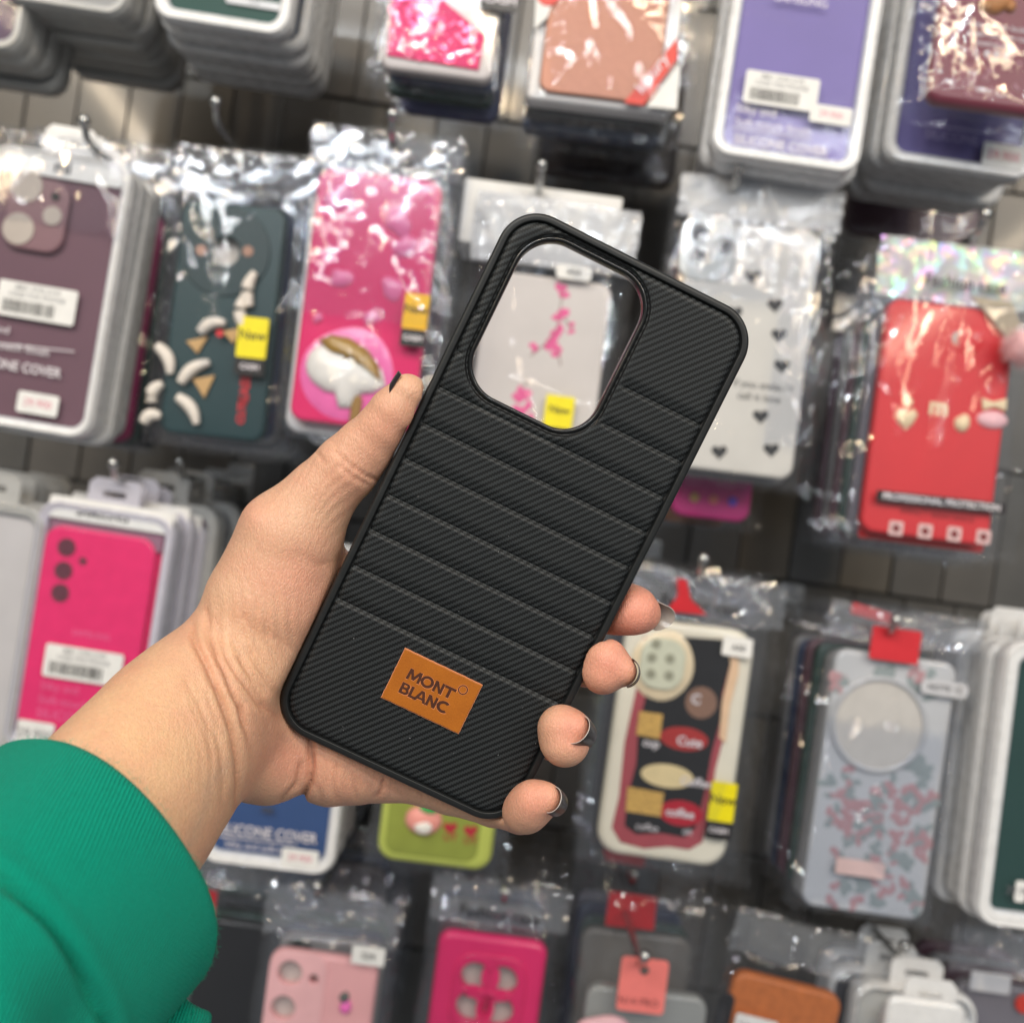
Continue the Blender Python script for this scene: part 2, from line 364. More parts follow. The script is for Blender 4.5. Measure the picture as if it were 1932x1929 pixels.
def simple_stack(k, n, step, label, group, jx=.0015, jz=.003, skip_text=True):
    """packages hanging behind the front one on the same hook"""
    keep = ('tray', 'tray_lip', 'insert', 'bag', 'case_shell', 'clear_cover', 'hang_tab', 'bag_front', 'header_card')
    for i in range(n):
        r = bpy.data.objects.new(k.o.name.split('.')[0], None); COL.objects.link(r)
        r.rotation_euler = k.o.rotation_euler; r.rotation_euler[1] += random.uniform(-.012, .012)
        r.location = k.o.location + Vector((random.uniform(-jx, jx), step * (i + 1), random.uniform(-jz, jz)))
        tag(r, ('next', 'second', 'third', 'fourth', 'fifth', 'sixth', 'seventh', 'eighth')[i] + ' one back, ' + label, k.o['category'], group)
        for ch in k.o.children:
            if ch.name.split('.')[0] in keep:
                c = ch.copy(); COL.objects.link(c); c.parent = r
                if ch.name.startswith('insert') or ch.name.startswith('case_shell'):
                    col = random.choice(STACKCOLS); mm = mat('insert %d %d %d' % col, col, .4, coat=.25, scale=40, var=.05)
                    c.data = ch.data.copy(); c.data.materials.clear(); c.data.materials.append(mm)
STACKCOLS = [(60, 58, 66), (150, 146, 142), (30, 32, 34), (96, 60, 70), (120, 116, 124), (44, 60, 92), (40, 70, 60)]

def bagged(label, cx, cy, w, h, Y, col, lean=7.5, r=26, bag=(-30, 30, -30, 110), header=None, holes=(), th=.009, name='bagged_phone_case', rough=.35, seed=1, coat=.5, headmat=None, amp=.0022, casemat=None, cat='phone case', headh=90, group=None, bev=.0022):
    """a phone case in a clear bag with a header strip"""
    k = K(name, label, cat, cx, cy, Y, lean, group); s = k.s
    m = casemat or mat('case %d %d %d' % col, col, rough, coat=coat, scale=40, var=.05)
    hs = [k.hole(*q) for q in holes]
    k.case = k.part('case_shell', plate_mesh(rrect(w * s, h * s, r * s), hs, 0, th, bev, 3), m)
    if holes: k.part('backing_card', plate_mesh(rrect((w - 14) * s, (h - 14) * s, r * s), (), th * .75, .001), mat('grey backing card', (196, 190, 184), .6))
    b = bag; x0, x1, z0, z1 = -w / 2 + b[0], w / 2 + b[1], -h / 2 + b[2], h / 2 + b[3]
    k.film('bag_front', x0, x1, z0, z1, -.004, th + .003, seed=seed, head=headh / (z1 - z0) if header is not None else 0, amp=amp)
    k.bagbox = (x0, x1, z0, z1)
    if header is not None:
        hz = z1 - headh / 2 - 4
        hole = rrect(40 * s, 11 * s, 5 * s, 4, (x0 + x1) / 2 * s, (hz + headh * .3) * s)
        k.film('header_strip', x0 + 4, x1 - 4, z1 - headh, z1 - 4, .002, .004, m=headmat or SILV, nx=46, nz=18, amp=.0022, seed=seed + 50)
        if header:
            me = text_mesh(header, 34 * s, .5 * s, .00003, 0, .9, 'CENTER', -.0012, (x0 + x1) / 2 * s, (hz - headh * .16) * s)
            k.part('lettering', me, BLACKP, None)
    return k

# ---- top row
k = tray('grey clear tray at the top left corner with a plum insert', -48, -150, 240, 470, .58, (84, 58, 84), lean=8.5, trm=TRAYG, tab=False)
simple_stack(k, 3, .017, 'grey clear tray hanging behind the plum one in the top left corner', 'trays behind the plum tray')
k = tray('pale grey tray in the top left with its bottom edge showing above a fanned stack', 152, -232, 250, 500, .575, (160, 158, 154), lean=9, trm=TRAYG, tab=False)
simple_stack(k, 7, .0135, 'grey clear tray in the fanned stack at the top left', 'grey trays fanned at the top left', jx=.003)
k = tray('white framed tray with dark green insert at the top', 452, -195, 262, 500, .57, (28, 74, 62), lean=9, tab=False, rim=26)
k.sticker(478, 2, 110, 14, .0025, bars=False)
k2 = tray('white framed tray with navy insert behind the dark green one', 475, -178, 282, 520, .595, (38, 58, 92), lean=9, tab=False, rim=20)
simple_stack(k2, 4, .014, 'grey white tray hanging behind the navy one at the top', 'trays behind the navy tray')
# glitter case
k = bagged('clear phone case with a pink glitter wedge in a bag', 852, -92, 212, 470, .575, (198, 190, 188), lean=7.5, r=20, bag=(-28, 24, -22, 30), seed=3, header=None, coat=.8)
GL = mat('pink glitter', (226, 34, 92), .35, metal=.35, var=.5, scale=900, bump=.8)
k.poly('glitter_panel', [(748, -60), (800, -60), (840, 5), (916, 68), (903, 134), (730, 106)], -.0012, .0012, GL, .0004)
q = random.Random(5); bs = []
for i in range(160):
    px, py = q.uniform(735, 900), q.uniform(-5, 125)
    if py < (px - 800) * .62 or py > 106 + (px - 730) * .15: continue
    x, z = k.l(px, py); a = q.uniform(.0004, .0008); bs.append((x - a, -.0022 - q.uniform(0, .0004), z - a, x + a, -.0018, z + a))
o = k.part('glitter_flakes', boxes_mesh(bs), mat('glitter flakes', (255, 110, 150), .15, metal=.9), None); o['kind'] = 'stuff'
k.plate('cash_sticker', 945, -2, 70, 60, 3, -.0046, .0004, MATS.get('black sticker') or mat('black sticker', (30, 28, 30), .4)); k.text('CASH', 945, 8, 24, -.0049, WPRINT, off=.5)
k.plate('new_sticker', 950, -56, 70, 44, 3, -.0046, .0004, YEL)
simple_stack(k, 2, .016, 'bagged case hanging behind the pink glitter one', 'cases behind the glitter case')
k = bagged('lilac and blue case in a bag under the pink glitter one', 870, 20, 190, 400, .63, (96, 100, 140), lean=7, bag=(-20, 20, -16, 20), seed=4)
# rose gold glitter box
k = bagged('rose gold shimmer phone case in a clear box with a red luxury ribbon', 1156, -22, 274, 450, .57, (214, 212, 212), lean=7, r=10, bag=(-6, 8, -36, 10), seed=5, th=.014, amp=.0012)
RG = mat('rose shimmer', (160, 112, 94), .38, metal=.35, var=.16, scale=700, bump=.5)
k.plate('case_panel', 1156, -50, 226, 480, 22, -.0025, .003, RG, .0012)
RED = mat('red ribbon print', (212, 52, 36), .4)
k.poly('ribbon', [(1276, 78), (1276, 118), (1212, 204), (1176, 199)], -.0042, .0006, RED); x, z = k.l(1228, 146)
k.part('lettering', text_mesh('luxury', 30 * k.s, .4 * k.s, .00003, .1, 1.1, 'CENTER', -.0045, x, z, math.radians(52 + 7)), WPRINT, None)
k.poly('corner_card', [(1282, 122), (1275, 212), (1218, 206)], -.0038, .0005, WHITE)
k.disc('ribbon', 1034, -4, 22, -.0042, .0006, RED)
k.poly('corner_card', [(1014, -60), (1070, -60), (1032, 40), (1008, 60)], -.0038, .0005, WHITE)
simple_stack(k, 2, .018, 'clear boxed case hanging behind the rose gold one', 'boxes behind the rose gold case')
k = bagged('black case low in a loose bag under the rose gold box', 1165, 120, 230, 300, .66, (26, 28, 34), lean=7, bag=(-30, 60, -50, 20), seed=6)
k = bagged('brown case deep on the rack under the black one', 1160, 190, 260, 300, .71, (60, 42, 40), lean=7, bag=(-10, 30, -16, 20), seed=16)
# purple silicone cover
k = tray('white tray with lilac silicone cover and barcode label, top right of centre', 1515, 63, 286, 500, .56, (132, 118, 176), lean=8.5, rim=24, tab=False)
k.sticker(1474, 262 - 5 - 85, 140, 62, -.0005)
k.sticker(1567, 218 - 0, 80, 34, -.0007, bars=False, pink=True)
def tl(k, t, px, py, size, sx=1, m=WPRINT, y=-.0003, off=0): return k.text(t, px, py, size, y, m, 'LEFT', off, sx)
tl(k, 'Silky and', 1388, 204, 22); tl(k, 'Soft-touch finish', 1386, 229, 22)
tl(k, 'SILICONE COVER', 1384, 262, 25, .92, off=.4)
k.poly('printed_line', [(1382, 240), (1530, 262), (1530, 264), (1382, 242)], -.0003, .0001, WPRINT)
k.text('SAMSUNG', 1512, 2, 22, -.0003, WPRINT)
simple_stack(k, 4, .014, 'white tray hanging behind the lilac silicone cover', 'trays behind the lilac cover', jx=.003)
# second purple tray + burgundy
k = tray('white tray with violet insert partly covered by the burgundy case', 1842, 75, 286, 500, .585, (112, 104, 156), lean=8.5, rim=24, tab=False)
tl(k, 'SILICONE COVER', 1745, 252, 24, m=mat('faint violet print', (160, 154, 196), .5)); k.sticker(1892, 296, 78, 46, -.0007, bars=False, pink=True)
k.poly('printed_line', [(1740, 232), (1900, 256), (1900, 259), (1740, 235)], -.0003, .0001, mat('faint violet print', (160, 154, 196), .5))
simple_stack(k, 4, .014, 'cream white tray hanging behind the violet insert', 'trays behind the violet insert', jx=.003)
k = bagged('glossy burgundy phone case with glitter droplets at the top right corner', 1908, 0, 262, 420, .545, (112, 22, 48), lean=8, bag=(-40, 30, -26, 30), seed=8, th=.01, bev=.004, coat=1.0)
q = random.Random(3); DROP = mat('clear droplet', (200, 150, 165), .1, coat=1)
for i in range(46):
    px, py = q.uniform(1795, 1925), q.uniform(60, 180)
    o = k.puff('droplet', px, py, q.uniform(1.6, 3.4), 0.0, .0008, DROP, wob=0, seed=i)
k.puff('bear_charm', 1880, 2, 24, 0, .004, mat('tan charm', (170, 118, 74), .5), ry=30, wob=.15, seed=4); k.puff('bear_charm', 1856, 10, 11, 0, .003, MATS['tan charm']); k.puff('bear_charm', 1906, 14, 11, 0, .003, MATS['tan charm'])
for i, t in enumerate(('in case you ever foolishly', 'forget I am never not', 'thinking of you')): k.text(t, 1884 - i * 2, 52 + i * 17, 13, -.0003, WPRINT)
for dx in (-18, 0, 18): k.puff('heart_print', 1880 + dx, 103 + dx * .12, 5, 0, .0004, WPRINT, wob=.2)
# dark case with lime frame
k = bagged('dusky case with a lime printed frame deep behind the top right trays', 1735, 330, 250, 250, .70, (104, 70, 74), lean=8, bag=(-20, 20, -16, 10), seed=9)
LIME = mat('lime frame print', (168, 176, 22), .5)
k.part('lime_frame', plate_mesh([k.l(*p) for p in ((1640, 230), (1850, 250), (1835, 345), (1820, 376), (1780, 388), (1740, 380), (1690, 372), (1655, 356), (1645, 320))], ([k.l(*p) for p in ((1662, 240), (1828, 260), (1818, 330), (1800, 358), (1770, 366), (1740, 362), (1700, 354), (1668, 336))],), -.0008, .0008), LIME)
k.film('glossy_sheet', -125, 125, -125, 125, -.003, -.001, seed=44, amp=.001); k.disc('orange_print', 1690, 322, 20, -.0009, .0006, mat('orange print', (200, 104, 40), .5), ry=12); k.disc('pink_print', 1760, 340, 16, -.0009, .0006, mat('rose print', (150, 70, 80), .5))
k.puff('cloud_print', 1725, 330, 50, -.0002, .0008, mat('pale print', (160, 160, 155), .6), ry=18)

# ---- second row
k = tray('clear tray with mauve phone case and white header, leftmost of the middle row', 77, 548, 272, 530, .575, (112, 78, 88), lean=9.5, rim=20, group=None, insert_y=.003)
k.plate('header_card', 118, 313, 232, 46, 8, .0006, .0012, WHITE)
k.text('mi', 118, 316, 34, .0003, mat('dark grey print', (70, 70, 74), .5), off=.8, name='logo_lettering')
MAU = mat('insert 112 78 88', (112, 78, 88), .4)
k.plate('camera_island', 68, 405, 118, 138, 34, -.0005, .004, mat('mauve island', (122, 88, 98), .4, coat=.3), .0012, rot=0)
LENS = mat('greyish card seen through hole', (176, 166, 158), .45)
for (a, b, r_) in ((52, 352, 30), (36, 432, 30), (100, 408, 18), (106, 372, 8)): k.disc('lens_hole', a, b, r_, -.0012, .0006, LENS if r_ > 10 else BLACKP)
k.sticker(70, 571, 150, 66, -.0008)
tl(k, 'Silky and', -52, 612, 20, m=WPRINT, y=.0001); tl(k, 'Soft-touch finish', -50, 642, 22, y=.0001); tl(k, 'SILICONE COVER', -62, 676, 25, .92, y=.0001, off=.4)
k.poly('printed_line', [(-60, 640), (140, 662), (140, 664), (-60, 643)], .0001, .0001, WPRINT)
k.sticker(72, 762, 78, 40, -.0008, bars=False, pink=True)
k.film('glossy_wrap', -150, 135, 120, 300, -.004, .004, seed=31, amp=.003, m=FILM3, folds=True)
simple_stack(k, 3, .013, 'clear tray hanging behind the mauve case', 'trays behind the mauve case')
hook(168, 272, .57, 'the mauve case tray')
k = bagged('magenta case edge on in a crinkled bag behind the mauve tray', 150, 600, 250, 440, .635, (176, 44, 108), lean=9, bag=(-20, 26, -10, 130), header='', seed=11)
k.newtag(214, 610, 34, 90, -.005)
simple_stack(k, 3, .016, 'crinkled bagged case hanging behind the magenta one', 'bags behind the magenta case')

k = bagged('dark teal phone case with goose charms and a yellow New sticker', 420, 604, 200, 444, .585, (20, 56, 60), lean=6, header='Fashion case', seed=12, bag=(-30, 52, -24, 110), holes=((425, 474, 27),), coat=.3)
TEAL2 = mat('teal ring', (16, 48, 52), .4)
x, z = k.l(425, 474)
k.part('camera_ring', plate_mesh(circ(x, z, 86 * k.s, 40), (circ(x, z, 28 * k.s, 30),), -.001, .0018, .0007), TEAL2)
for dx in (-44, 44): k.disc('side_stud', 425 + dx, 474 + dx * .02, 10, -.0016, .001, mat('skin coloured stud', (170, 130, 110), .5))
GO = mat('white goose charm', (226, 218, 208), .6); BE = mat('tan bill', (204, 164, 108), .6)
def goose(k, px, py, a, L_=46, r=13, tip=True):
    c, s_ = math.cos(math.radians(a)), math.sin(math.radians(a)); pts = []
    for t in np.linspace(0, 1, 9): pts.append((px - L_ / 2 * c + t * L_ * c - 9 * math.sin(t * PI) * s_, py + L_ / 2 * s_ - t * L_ * s_ - 9 * math.sin(t * PI) * c))
    P = [k.l(*p) for p in pts]; y = -.003
    rr = [r * k.s * (.4 + .6 * math.sin(PI * min(1, .18 + t * .75))) for t in np.linspace(0, 1, 9)]
    return k.part('goose_charm', tube_mesh([(p[0], y, p[1]) for p in P], rr, 12), GO, 60)
for g in ((312, 680, -65, 58), (371, 704, 35, 66), (300, 742, 60, 40), (356, 775, -55, 62), (290, 792, 20, 34), (478, 548, 80, 66), (464, 590, 90, 60), (404, 620, 20, 50)): goose(k, *g, r=12)
for g in ((385, 724, 28, 0), (372, 652, 16, 1), (440, 634, 16, 0)): k.poly('tan_bill', [(g[0] - 20, g[1] - 8), (g[0] + 22, g[1] - 16), (g[0] + 2, g[1] + g[2])], -.0022, .002, BE, .0006)
k.disc('red_bow', 420, 632, 7, -.006, .001, mat('red print', (200, 40, 50), .5))
k.newtag(481, 640, 56, 76, -.0058)
k.text('CASE', 463, 735, 24, -.001, MATS['red print'], rot=math.radians(90), off=1); k.text('CUTE', 457, 775, 20, -.001, MATS['red print'], rot=math.radians(90), off=1)
simple_stack(k, 5, .016, 'bagged case hanging behind the dark teal goose case', 'bags behind the dark teal case')
hook(412, 236, .585, 'the dark teal goose case')

k = bagged('bright pink phone case with a melting ice pop charm in a shiny bag', 690, 566, 236, 480, .555, (232, 44, 110), lean=7, header='Fashion case', seed=13, bag=(-26, 36, -30, 90), amp=.0042, coat=1.0, rough=.2)
k.plate('tray', 672, 590, 236, 470, 30, .010, .010, TRAYW, .003)
PK2 = mat('pale pink charm', (240, 120, 170), .3, coat=.6)
for g in ((645, 525, 20), (764, 465, 22), (752, 420, 26), (740, 545, 22), (640, 372, 26), (600, 600, 10), (700, 600, 14)): k.puff('pink_charm', g[0], g[1], g[2], .0002, .0022, PK2, wob=.14, seed=g[0])
k.puff('ice_pop_frame', 655, 705, 92, .0002, .0015, mat('rosy disc', (240, 110, 176), .3, coat=.5), ry=88, wob=.03)
k.plate('popsicle_stick', 672, 776, 20, 60, 9, -.003, .003, mat('brown stick', (150, 112, 50), .5), .001)
ICE = mat('white cream charm', (236, 232, 226), .35, coat=.5)
k.puff('cream_body', 0, 0, 0, -.0013, .0045, ICE, pts=[(578, 688), (584, 668), (600, 652), (640, 650), (700, 672), (722, 700), (728, 728), (706, 742), (690, 742), (676, 748), (662, 770), (640, 770), (632, 742), (612, 738), (590, 720), (580, 704)])
k.puff('cocoa_cap', 0, 0, 0, -.0022, .0052, mat('cocoa cap', (150, 118, 56), .35, coat=.5), pts=[(602, 642), (625, 632), (660, 638), (695, 660), (716, 690), (722, 722), (706, 708), (694, 690), (680, 694), (668, 676), (652, 682), (640, 662), (620, 664)])
k.newtag(787, 592, 46, 66, -.0068, col=mat('amber sticker', (240, 186, 20), .45))
k.film('glossy_wrap', -126, 132, -40, 262, -.0105, -.004, seed=33, amp=.0032, m=FILM3, folds=True)
simple_stack(k, 5, .015, 'bagged case hanging behind the bright pink one', 'bags behind the bright pink case')
hook(740, 262, .55, 'the bright pink case')

# white case with pink blossom, seen through the cutout of the held case
k = bagged('white phone case with pink blossom print seen through the camera cutout', 1010, 740, 240, 440, .60, (214, 206, 200), lean=7.5, header='', seed=14, bag=(-40, 40, -20, 150), headh=130, headmat=film_mat('white header film', milky=.55, gloss=.8))
k.plate('header_card', 1020, 410, 300, 120, 4, .004, .0008, WHITE)
PB = mat('blossom pink print', (232, 90, 150), .5); BR = mat('twig brown print', (140, 110, 104), .5)
q = random.Random(9)
for (a, b, r_) in ((1058, 542, 10), (1064, 556, 9), (1062, 590, 11), (1054, 598, 10), (1078, 612, 6), (1052, 625, 12), (1044, 640, 11), (1034, 650, 10), (1050, 656, 9), (1048, 668, 8), (1008, 655, 9), (1078, 625, 6), (985, 738, 10), (992, 745, 11), (975, 750, 9), (996, 765, 9), (980, 775, 12), (1000, 790, 9)):
    k.puff('blossom_print', a, b, r_, .0001, .0003, PB, wob=.3, seed=int(a))
for P in (((1000, 672), (1030, 648), (1052, 620), (1062, 545)), ((1052, 660), (1058, 690)), ((985, 730), (1000, 716)), ((1064, 600), (1080, 620))):
    k.part('twig_print', tube_mesh([(k.l(*p)[0], 0, k.l(*p)[1]) for p in P], .0004, 6), BR)
k.plate('size_sticker', 1082, 518, 66, 26, 8, -.005, .0004, WHITE); k.text('A54', 1082, 518, 16, -.0055, BLACKP)
k.newtag(1054, 778, 54, 60, -.005)
simple_stack(k, 3, .016, 'bagged case hanging behind the pink blossom one', 'bags behind the blossom case')
hook(1017, 352, .595, 'the pink blossom case')

# heart case
k = bagged('white phone case with small black hearts behind the held case', 1398, 658, 252, 470, .585, (214, 210, 202), lean=7, header='', seed=15, bag=(-28, 40, -16, 90), amp=.003, rough=.3, headmat=film_mat('white header film'), headh=84)
k.plate('camera_island', 1335, 470, 108, 124, 34, -.0008, .003, mat('clear grey island', (196, 196, 190), .2, coat=.8), .0012)
for (a, b) in ((1322, 440), (1318, 482), (1366, 462)): k.disc('lens_ring', a, b, 18, -.0016, .0012, mat('dull lens', (110, 106, 104), .3), .0004); 
for (a, b) in ((1322, 440), (1318, 482), (1366, 462)): k.disc('lens_hole', a, b, 8, -.0022, .0012, mat('dark lens', (60, 58, 58), .2), .0003)
HB = mat('black heart print', (40, 40, 42), .5)
def heart(k, px, py, r, m=HB):
    pts = []
    for i in range(24):
        t = 2 * PI * i / 24; pts.append((px + r * .062 * 16 * math.sin(t) ** 3, py - r * .062 * (13 * math.cos(t) - 5 * math.cos(2 * t) - 2 * math.cos(3 * t) - math.cos(4 * t))))
    return k.poly('heart_print', pts, -.0003, .0003, m)
for (a, b) in ((1420, 522), (1462, 575), (1470, 632), (1435, 785), (1357, 852), (1455, 848), (1475, 690), (1386, 590), (1362, 680)): heart(k, a, b, 15)
k.text("if you smile i'll", 1440, 728, 20, -.0003, HB); k.text('call it love', 1432, 750, 20, -.0003, HB)
k.film('inner_sleeve', 60, 150, -170, 240, -.006, -.003, seed=41, amp=.003, m=FILM3, folds=True); k.film('glossy_wrap', -120, 60, 90, 240, -.0075, -.003, seed=42, amp=.003, m=FILM3, folds=True)
simple_stack(k, 3, .016, 'bagged case hanging behind the black hearts case', 'bags behind the hearts case')
hook(1385, 352, .58, 'the black hearts case')
k = bagged('pink card package poking out below the black hearts case', 1362, 780, 150, 400, .63, (206, 44, 128), lean=7, bag=(-14, 26, -18, 20), seed=17)
k.text('Make', 1362, 900, 24, -.001, mat('gold print', (190, 150, 90), .4))
for i, c in enumerate(((190, 150, 90), (220, 120, 110), (120, 70, 200))): k.disc('printed_dot', 1310 + i * 36, 938 + i * 4, 9, -.001, .0006, mat('dot print %d' % i, c, .4))
k = bagged('brown leather case below the pink card package', 1322, 860, 130, 260, .66, (128, 74, 30), lean=7, bag=(-8, 8, -6, 6), seed=18)

# red case
k = bagged('red phone case with cream charms and holographic header at the right edge', 1772, 796, 244, 444, .58, (214, 40, 48), lean=7.3, header='Fashion case', headmat=HOLO, seed=19, bag=(-30, 60, -24, 122), headh=116, rough=.45)
k.plate('info_card', 1768, 880, 240, 300, 6, .0095, .0015, mat('red card', (200, 34, 40), .5))
BLK = mat('black band', (34, 28, 32), .4)
k.poly('protection_band', [(1650, 924), (1892, 950), (1890, 970), (1647, 944)], -.0045, .0004, BLK); x, z = k.l(1770, 947)
k.part('lettering', text_mesh('PROFESSIONAL PROTECTION', 17 * k.s, .4 * k.s, .00003, 0, .98, 'CENTER', -.0048, x, z, math.radians(1.2)), WPRINT, None)
k.text('IMPACT RESISTANCE', 1768, 972, 15, -.0004, mat('dark red print', (120, 20, 26), .5))
for i in range(4):
    a = (1690 + i * 55, 996 + i * 5.5); st = k.plate('icon_print', a[0], a[1], 27, 27, 4, -.0004, .0003, mat('pinkish print', (230, 190, 186), .5)); k.disc('icon_mark', a[0], a[1], 7, -.0006, .0002, mat('dark red print', (120, 20, 26), .5), parent=st)
CRM = mat('cream charm', (236, 214, 176), .5); PKC = mat('blush charm', (240, 190, 196), .5)
k.puff('heart_charm', 0, 0, 0, 0, .003, CRM, pts=[(1688, 780), (1696, 770), (1710, 776), (1724, 770), (1732, 782), (1722, 800), (1708, 812), (1694, 798)]); k.disc('charm_ring', 1712, 758, 9, -.0015, .0015, CRM, .0005)
k.text('m', 1770, 768, 48, -.0008, CRM, off=1.4); k.puff('pill_charm', 1815, 798, 16, 0, .003, CRM, wob=.1)
k.puff('oval_charm', 1872, 792, 30, 0, .003, PKC, ry=17, wob=.02)
k.poly('bow_charm', [(1850, 750), (1872, 758), (1898, 752), (1896, 776), (1874, 768), (1852, 774)], -.002, .002, CRM, .0008)
k.disc('lens_hole', 1808, 638, 13, -.0006, .0005, LENS); k.disc('lens_hole', 1836, 640, 8, -.0006, .0005, LENS); k.puff('camera_bump', 1824, 642, 36, .0004, .0012, MATS['case 214 40 48'], ry=26, wob=.02)
# fluffy pompom with fine hair, hung on a beaded strap
pc = k.l(1914, 660); v = []; f = []
q = random.Random(2)
for i in range(1500):
    d = Vector((q.gauss(0, 1), q.gauss(0, 1), q.gauss(0, 1))).normalized(); r1 = (38 + q.uniform(0, 12)) * k.s; b = Vector((pc[0], -.012, pc[1]))
    a0 = b + d * 22 * k.s; t = d.orthogonal().normalized() * .00028; e = b + d * r1 + Vector((q.gauss(0, .0008), q.gauss(0, .0008), q.gauss(0, .0008) - .0006))
    n = len(v); v += [a0 - t, a0 + t, e]; f.append((n, n + 1, n + 2))
bm = bmesh.new(); bmesh.ops.create_icosphere(bm, subdivisions=2, radius=32 * k.s); bmesh.ops.translate(bm, verts=bm.verts, vec=(pc[0], -.012, pc[1]))
o_ = len(v); v += [tuple(x_.co) for x_ in bm.verts]; f += [tuple(o_ + x_.index for x_ in fa.verts) for fa in bm.faces]; bm.free()
k.part('pompom', mesh_from('pompom', v, f), mat('pink fur', (238, 196, 198), .8, sheen=.5), None)
k.poly('beaded_strap', [(1828, 560), (1905, 572), (1932, 640), (1895, 640), (1868, 606)], -.003, .002, mat('beige woven strap', (176, 164, 144), .7, bump=1, scale=1500, var=.3), .0006)
simple_stack(k, 5, .017, 'bagged case hanging behind the red one', 'bags behind the red case')
hook(1840, 445, .575, 'the red case')
k = bagged('beige case edge on behind the red one', 1745, 830, 250, 400, .645, (176, 160, 136), lean=7.3, bag=(-26, 30, -20, 100), header='', seed=20)
simple_stack(k, 4, .016, 'dark bagged case in the deep stack left of the red one', 'bags left of the red case')

# ---- third row
k = tray('pale tray cut off by the left edge under the mauve case', -60, 1180, 230, 480, .60, (206, 200, 196), lean=9, trm=TRAYG)
simple_stack(k, 4, .017, 'pale tray hanging at the left edge behind the first', 'pale trays at the left edge')
k = tray('white tray with hot pink phone case and white header beside the wrist', 168, 1194, 262, 480, .60, (238, 30, 110), lean=9, rim=20, trm=mat('lilac clear tray', (200, 198, 210), .25, coat=.5), insert_y=.006)
k.plate('header_card', 208, 970, 236, 42, 8, .0006, .0012, WHITE); k.text('SAMSUNG', 193, 972, 22, .0003, mat('dark grey print', (70, 70, 74), .5), off=.4, name='logo_lettering')
k.plate('backing_strip', 198, 1004, 214, 44, 4, .003, .0015, mat('dusty mauve card', (150, 104, 124), .5))
k.plate('phone_case', 160, 1200, 212, 400, 34, .0015, .004, mat('hot pink case', (246, 28, 108), .38, coat=.4), .0016)
for b in ((124, 1032), (118, 1076), (112, 1118)): k.disc('lens_hole', b[0], b[1], 17, .0008, .001, mat('rosewood lens', (146, 84, 100), .4))
k.disc('flash_hole', 155, 1058, 7, .0008, .001, mat('rosewood lens', (146, 84, 100), .4)); k.text('SAMSUNG', 170, 1198, 16, .0012, mat('light pink print', (250, 110, 160), .5))
k.sticker(157, 1254, 148, 62, -.0004)
for i, t in enumerate(('Silky and', 'Soft-touch finish', 'SILICONE COVER')): tl(k, t, 74 - i * 4, 1292 + i * 26, 21 + i * 2, m=mat('light pink print', (250, 110, 160), .5), y=.0012)
k.sticker(66, 1385, 70, 50, -.0004, bars=False)
simple_stack(k, 3, .015, 'clear tray hanging behind the hot pink one', 'trays behind the hot pink case', jx=.004)
hook(222, 906, .598, 'the hot pink case tray')
k = tray('grey tray with plum case edge on, right of the hot pink one', 268, 1160, 236, 440, .655, (96, 22, 66), lean=8, trm=TRAYG)
simple_stack(k, 3, .02, 'grey tray in the deep stack right of the hot pink case', 'trays right of the hot pink case', jx=.006)
hook(345, 900, .66, 'the plum case tray')
k = tray('white tray behind the gap between thumb and palm', 660, 1180, 200, 300, .66, (210, 206, 204), lean=8, tab=False)
k = tray('white tray with navy silicone cover below the wrist', 528, 1400, 262, 480, .62, (46, 78, 128), lean=7, rim=22, tab=False)
tl(k, 'SILICONE COVER', 410, 1560, 27, .9, off=.4); tl(k, 'Silky and soft-touch', 424, 1590, 18)
k.poly('printed_line', [(414, 1574), (560, 1592), (560, 1594), (414, 1577)], -.0003, .0001, WPRINT); k.text('mi', 505, 1526, 22, -.0003, MATS['dark grey print'], off=.6)
k.sticker(566, 1618, 70, 34, -.0007, bars=False, pink=True)
simple_stack(k, 4, .015, 'white tray hanging behind the navy cover below the wrist', 'trays behind the navy cover')
k = bagged('lime green phone case with a pink strawberry charm under the held case', 842, 1420, 218, 430, .62, (196, 206, 92), lean=7, bag=(-22, 30, -22, 60), seed=22, th=.01, bev=.004, r=34)
k.plate('green_panel', 834, 1430, 176, 376, 24, -.0006, .002, mat('olive panel', (150, 160, 60), .4), .0008)
k.puff('strawberry_charm', 800, 1545, 36, -.0006, .005, mat('salmon charm', (240, 160, 150), .4), ry=28, wob=.04); k.puff('leaf_charm', 812, 1520, 20, -.004, .003, mat('green leaf charm', (60, 180, 90), .5), ry=10)
k.puff('cream_face', 800, 1556, 18, -.0045, .002, ICE, ry=12)
for (a, b) in ((850, 1560), (888, 1566)): heart(k, a, b, 13, mat('crimson heart', (190, 30, 50), .4)).location.y = -.0008
for (a, b) in ((850, 1578), (888, 1584)): k.text('UT', a, b, 20, -.0012, MATS['crimson heart'])
simple_stack(k, 4, .016, 'bagged case hanging behind the lime green one', 'bags behind the lime case')

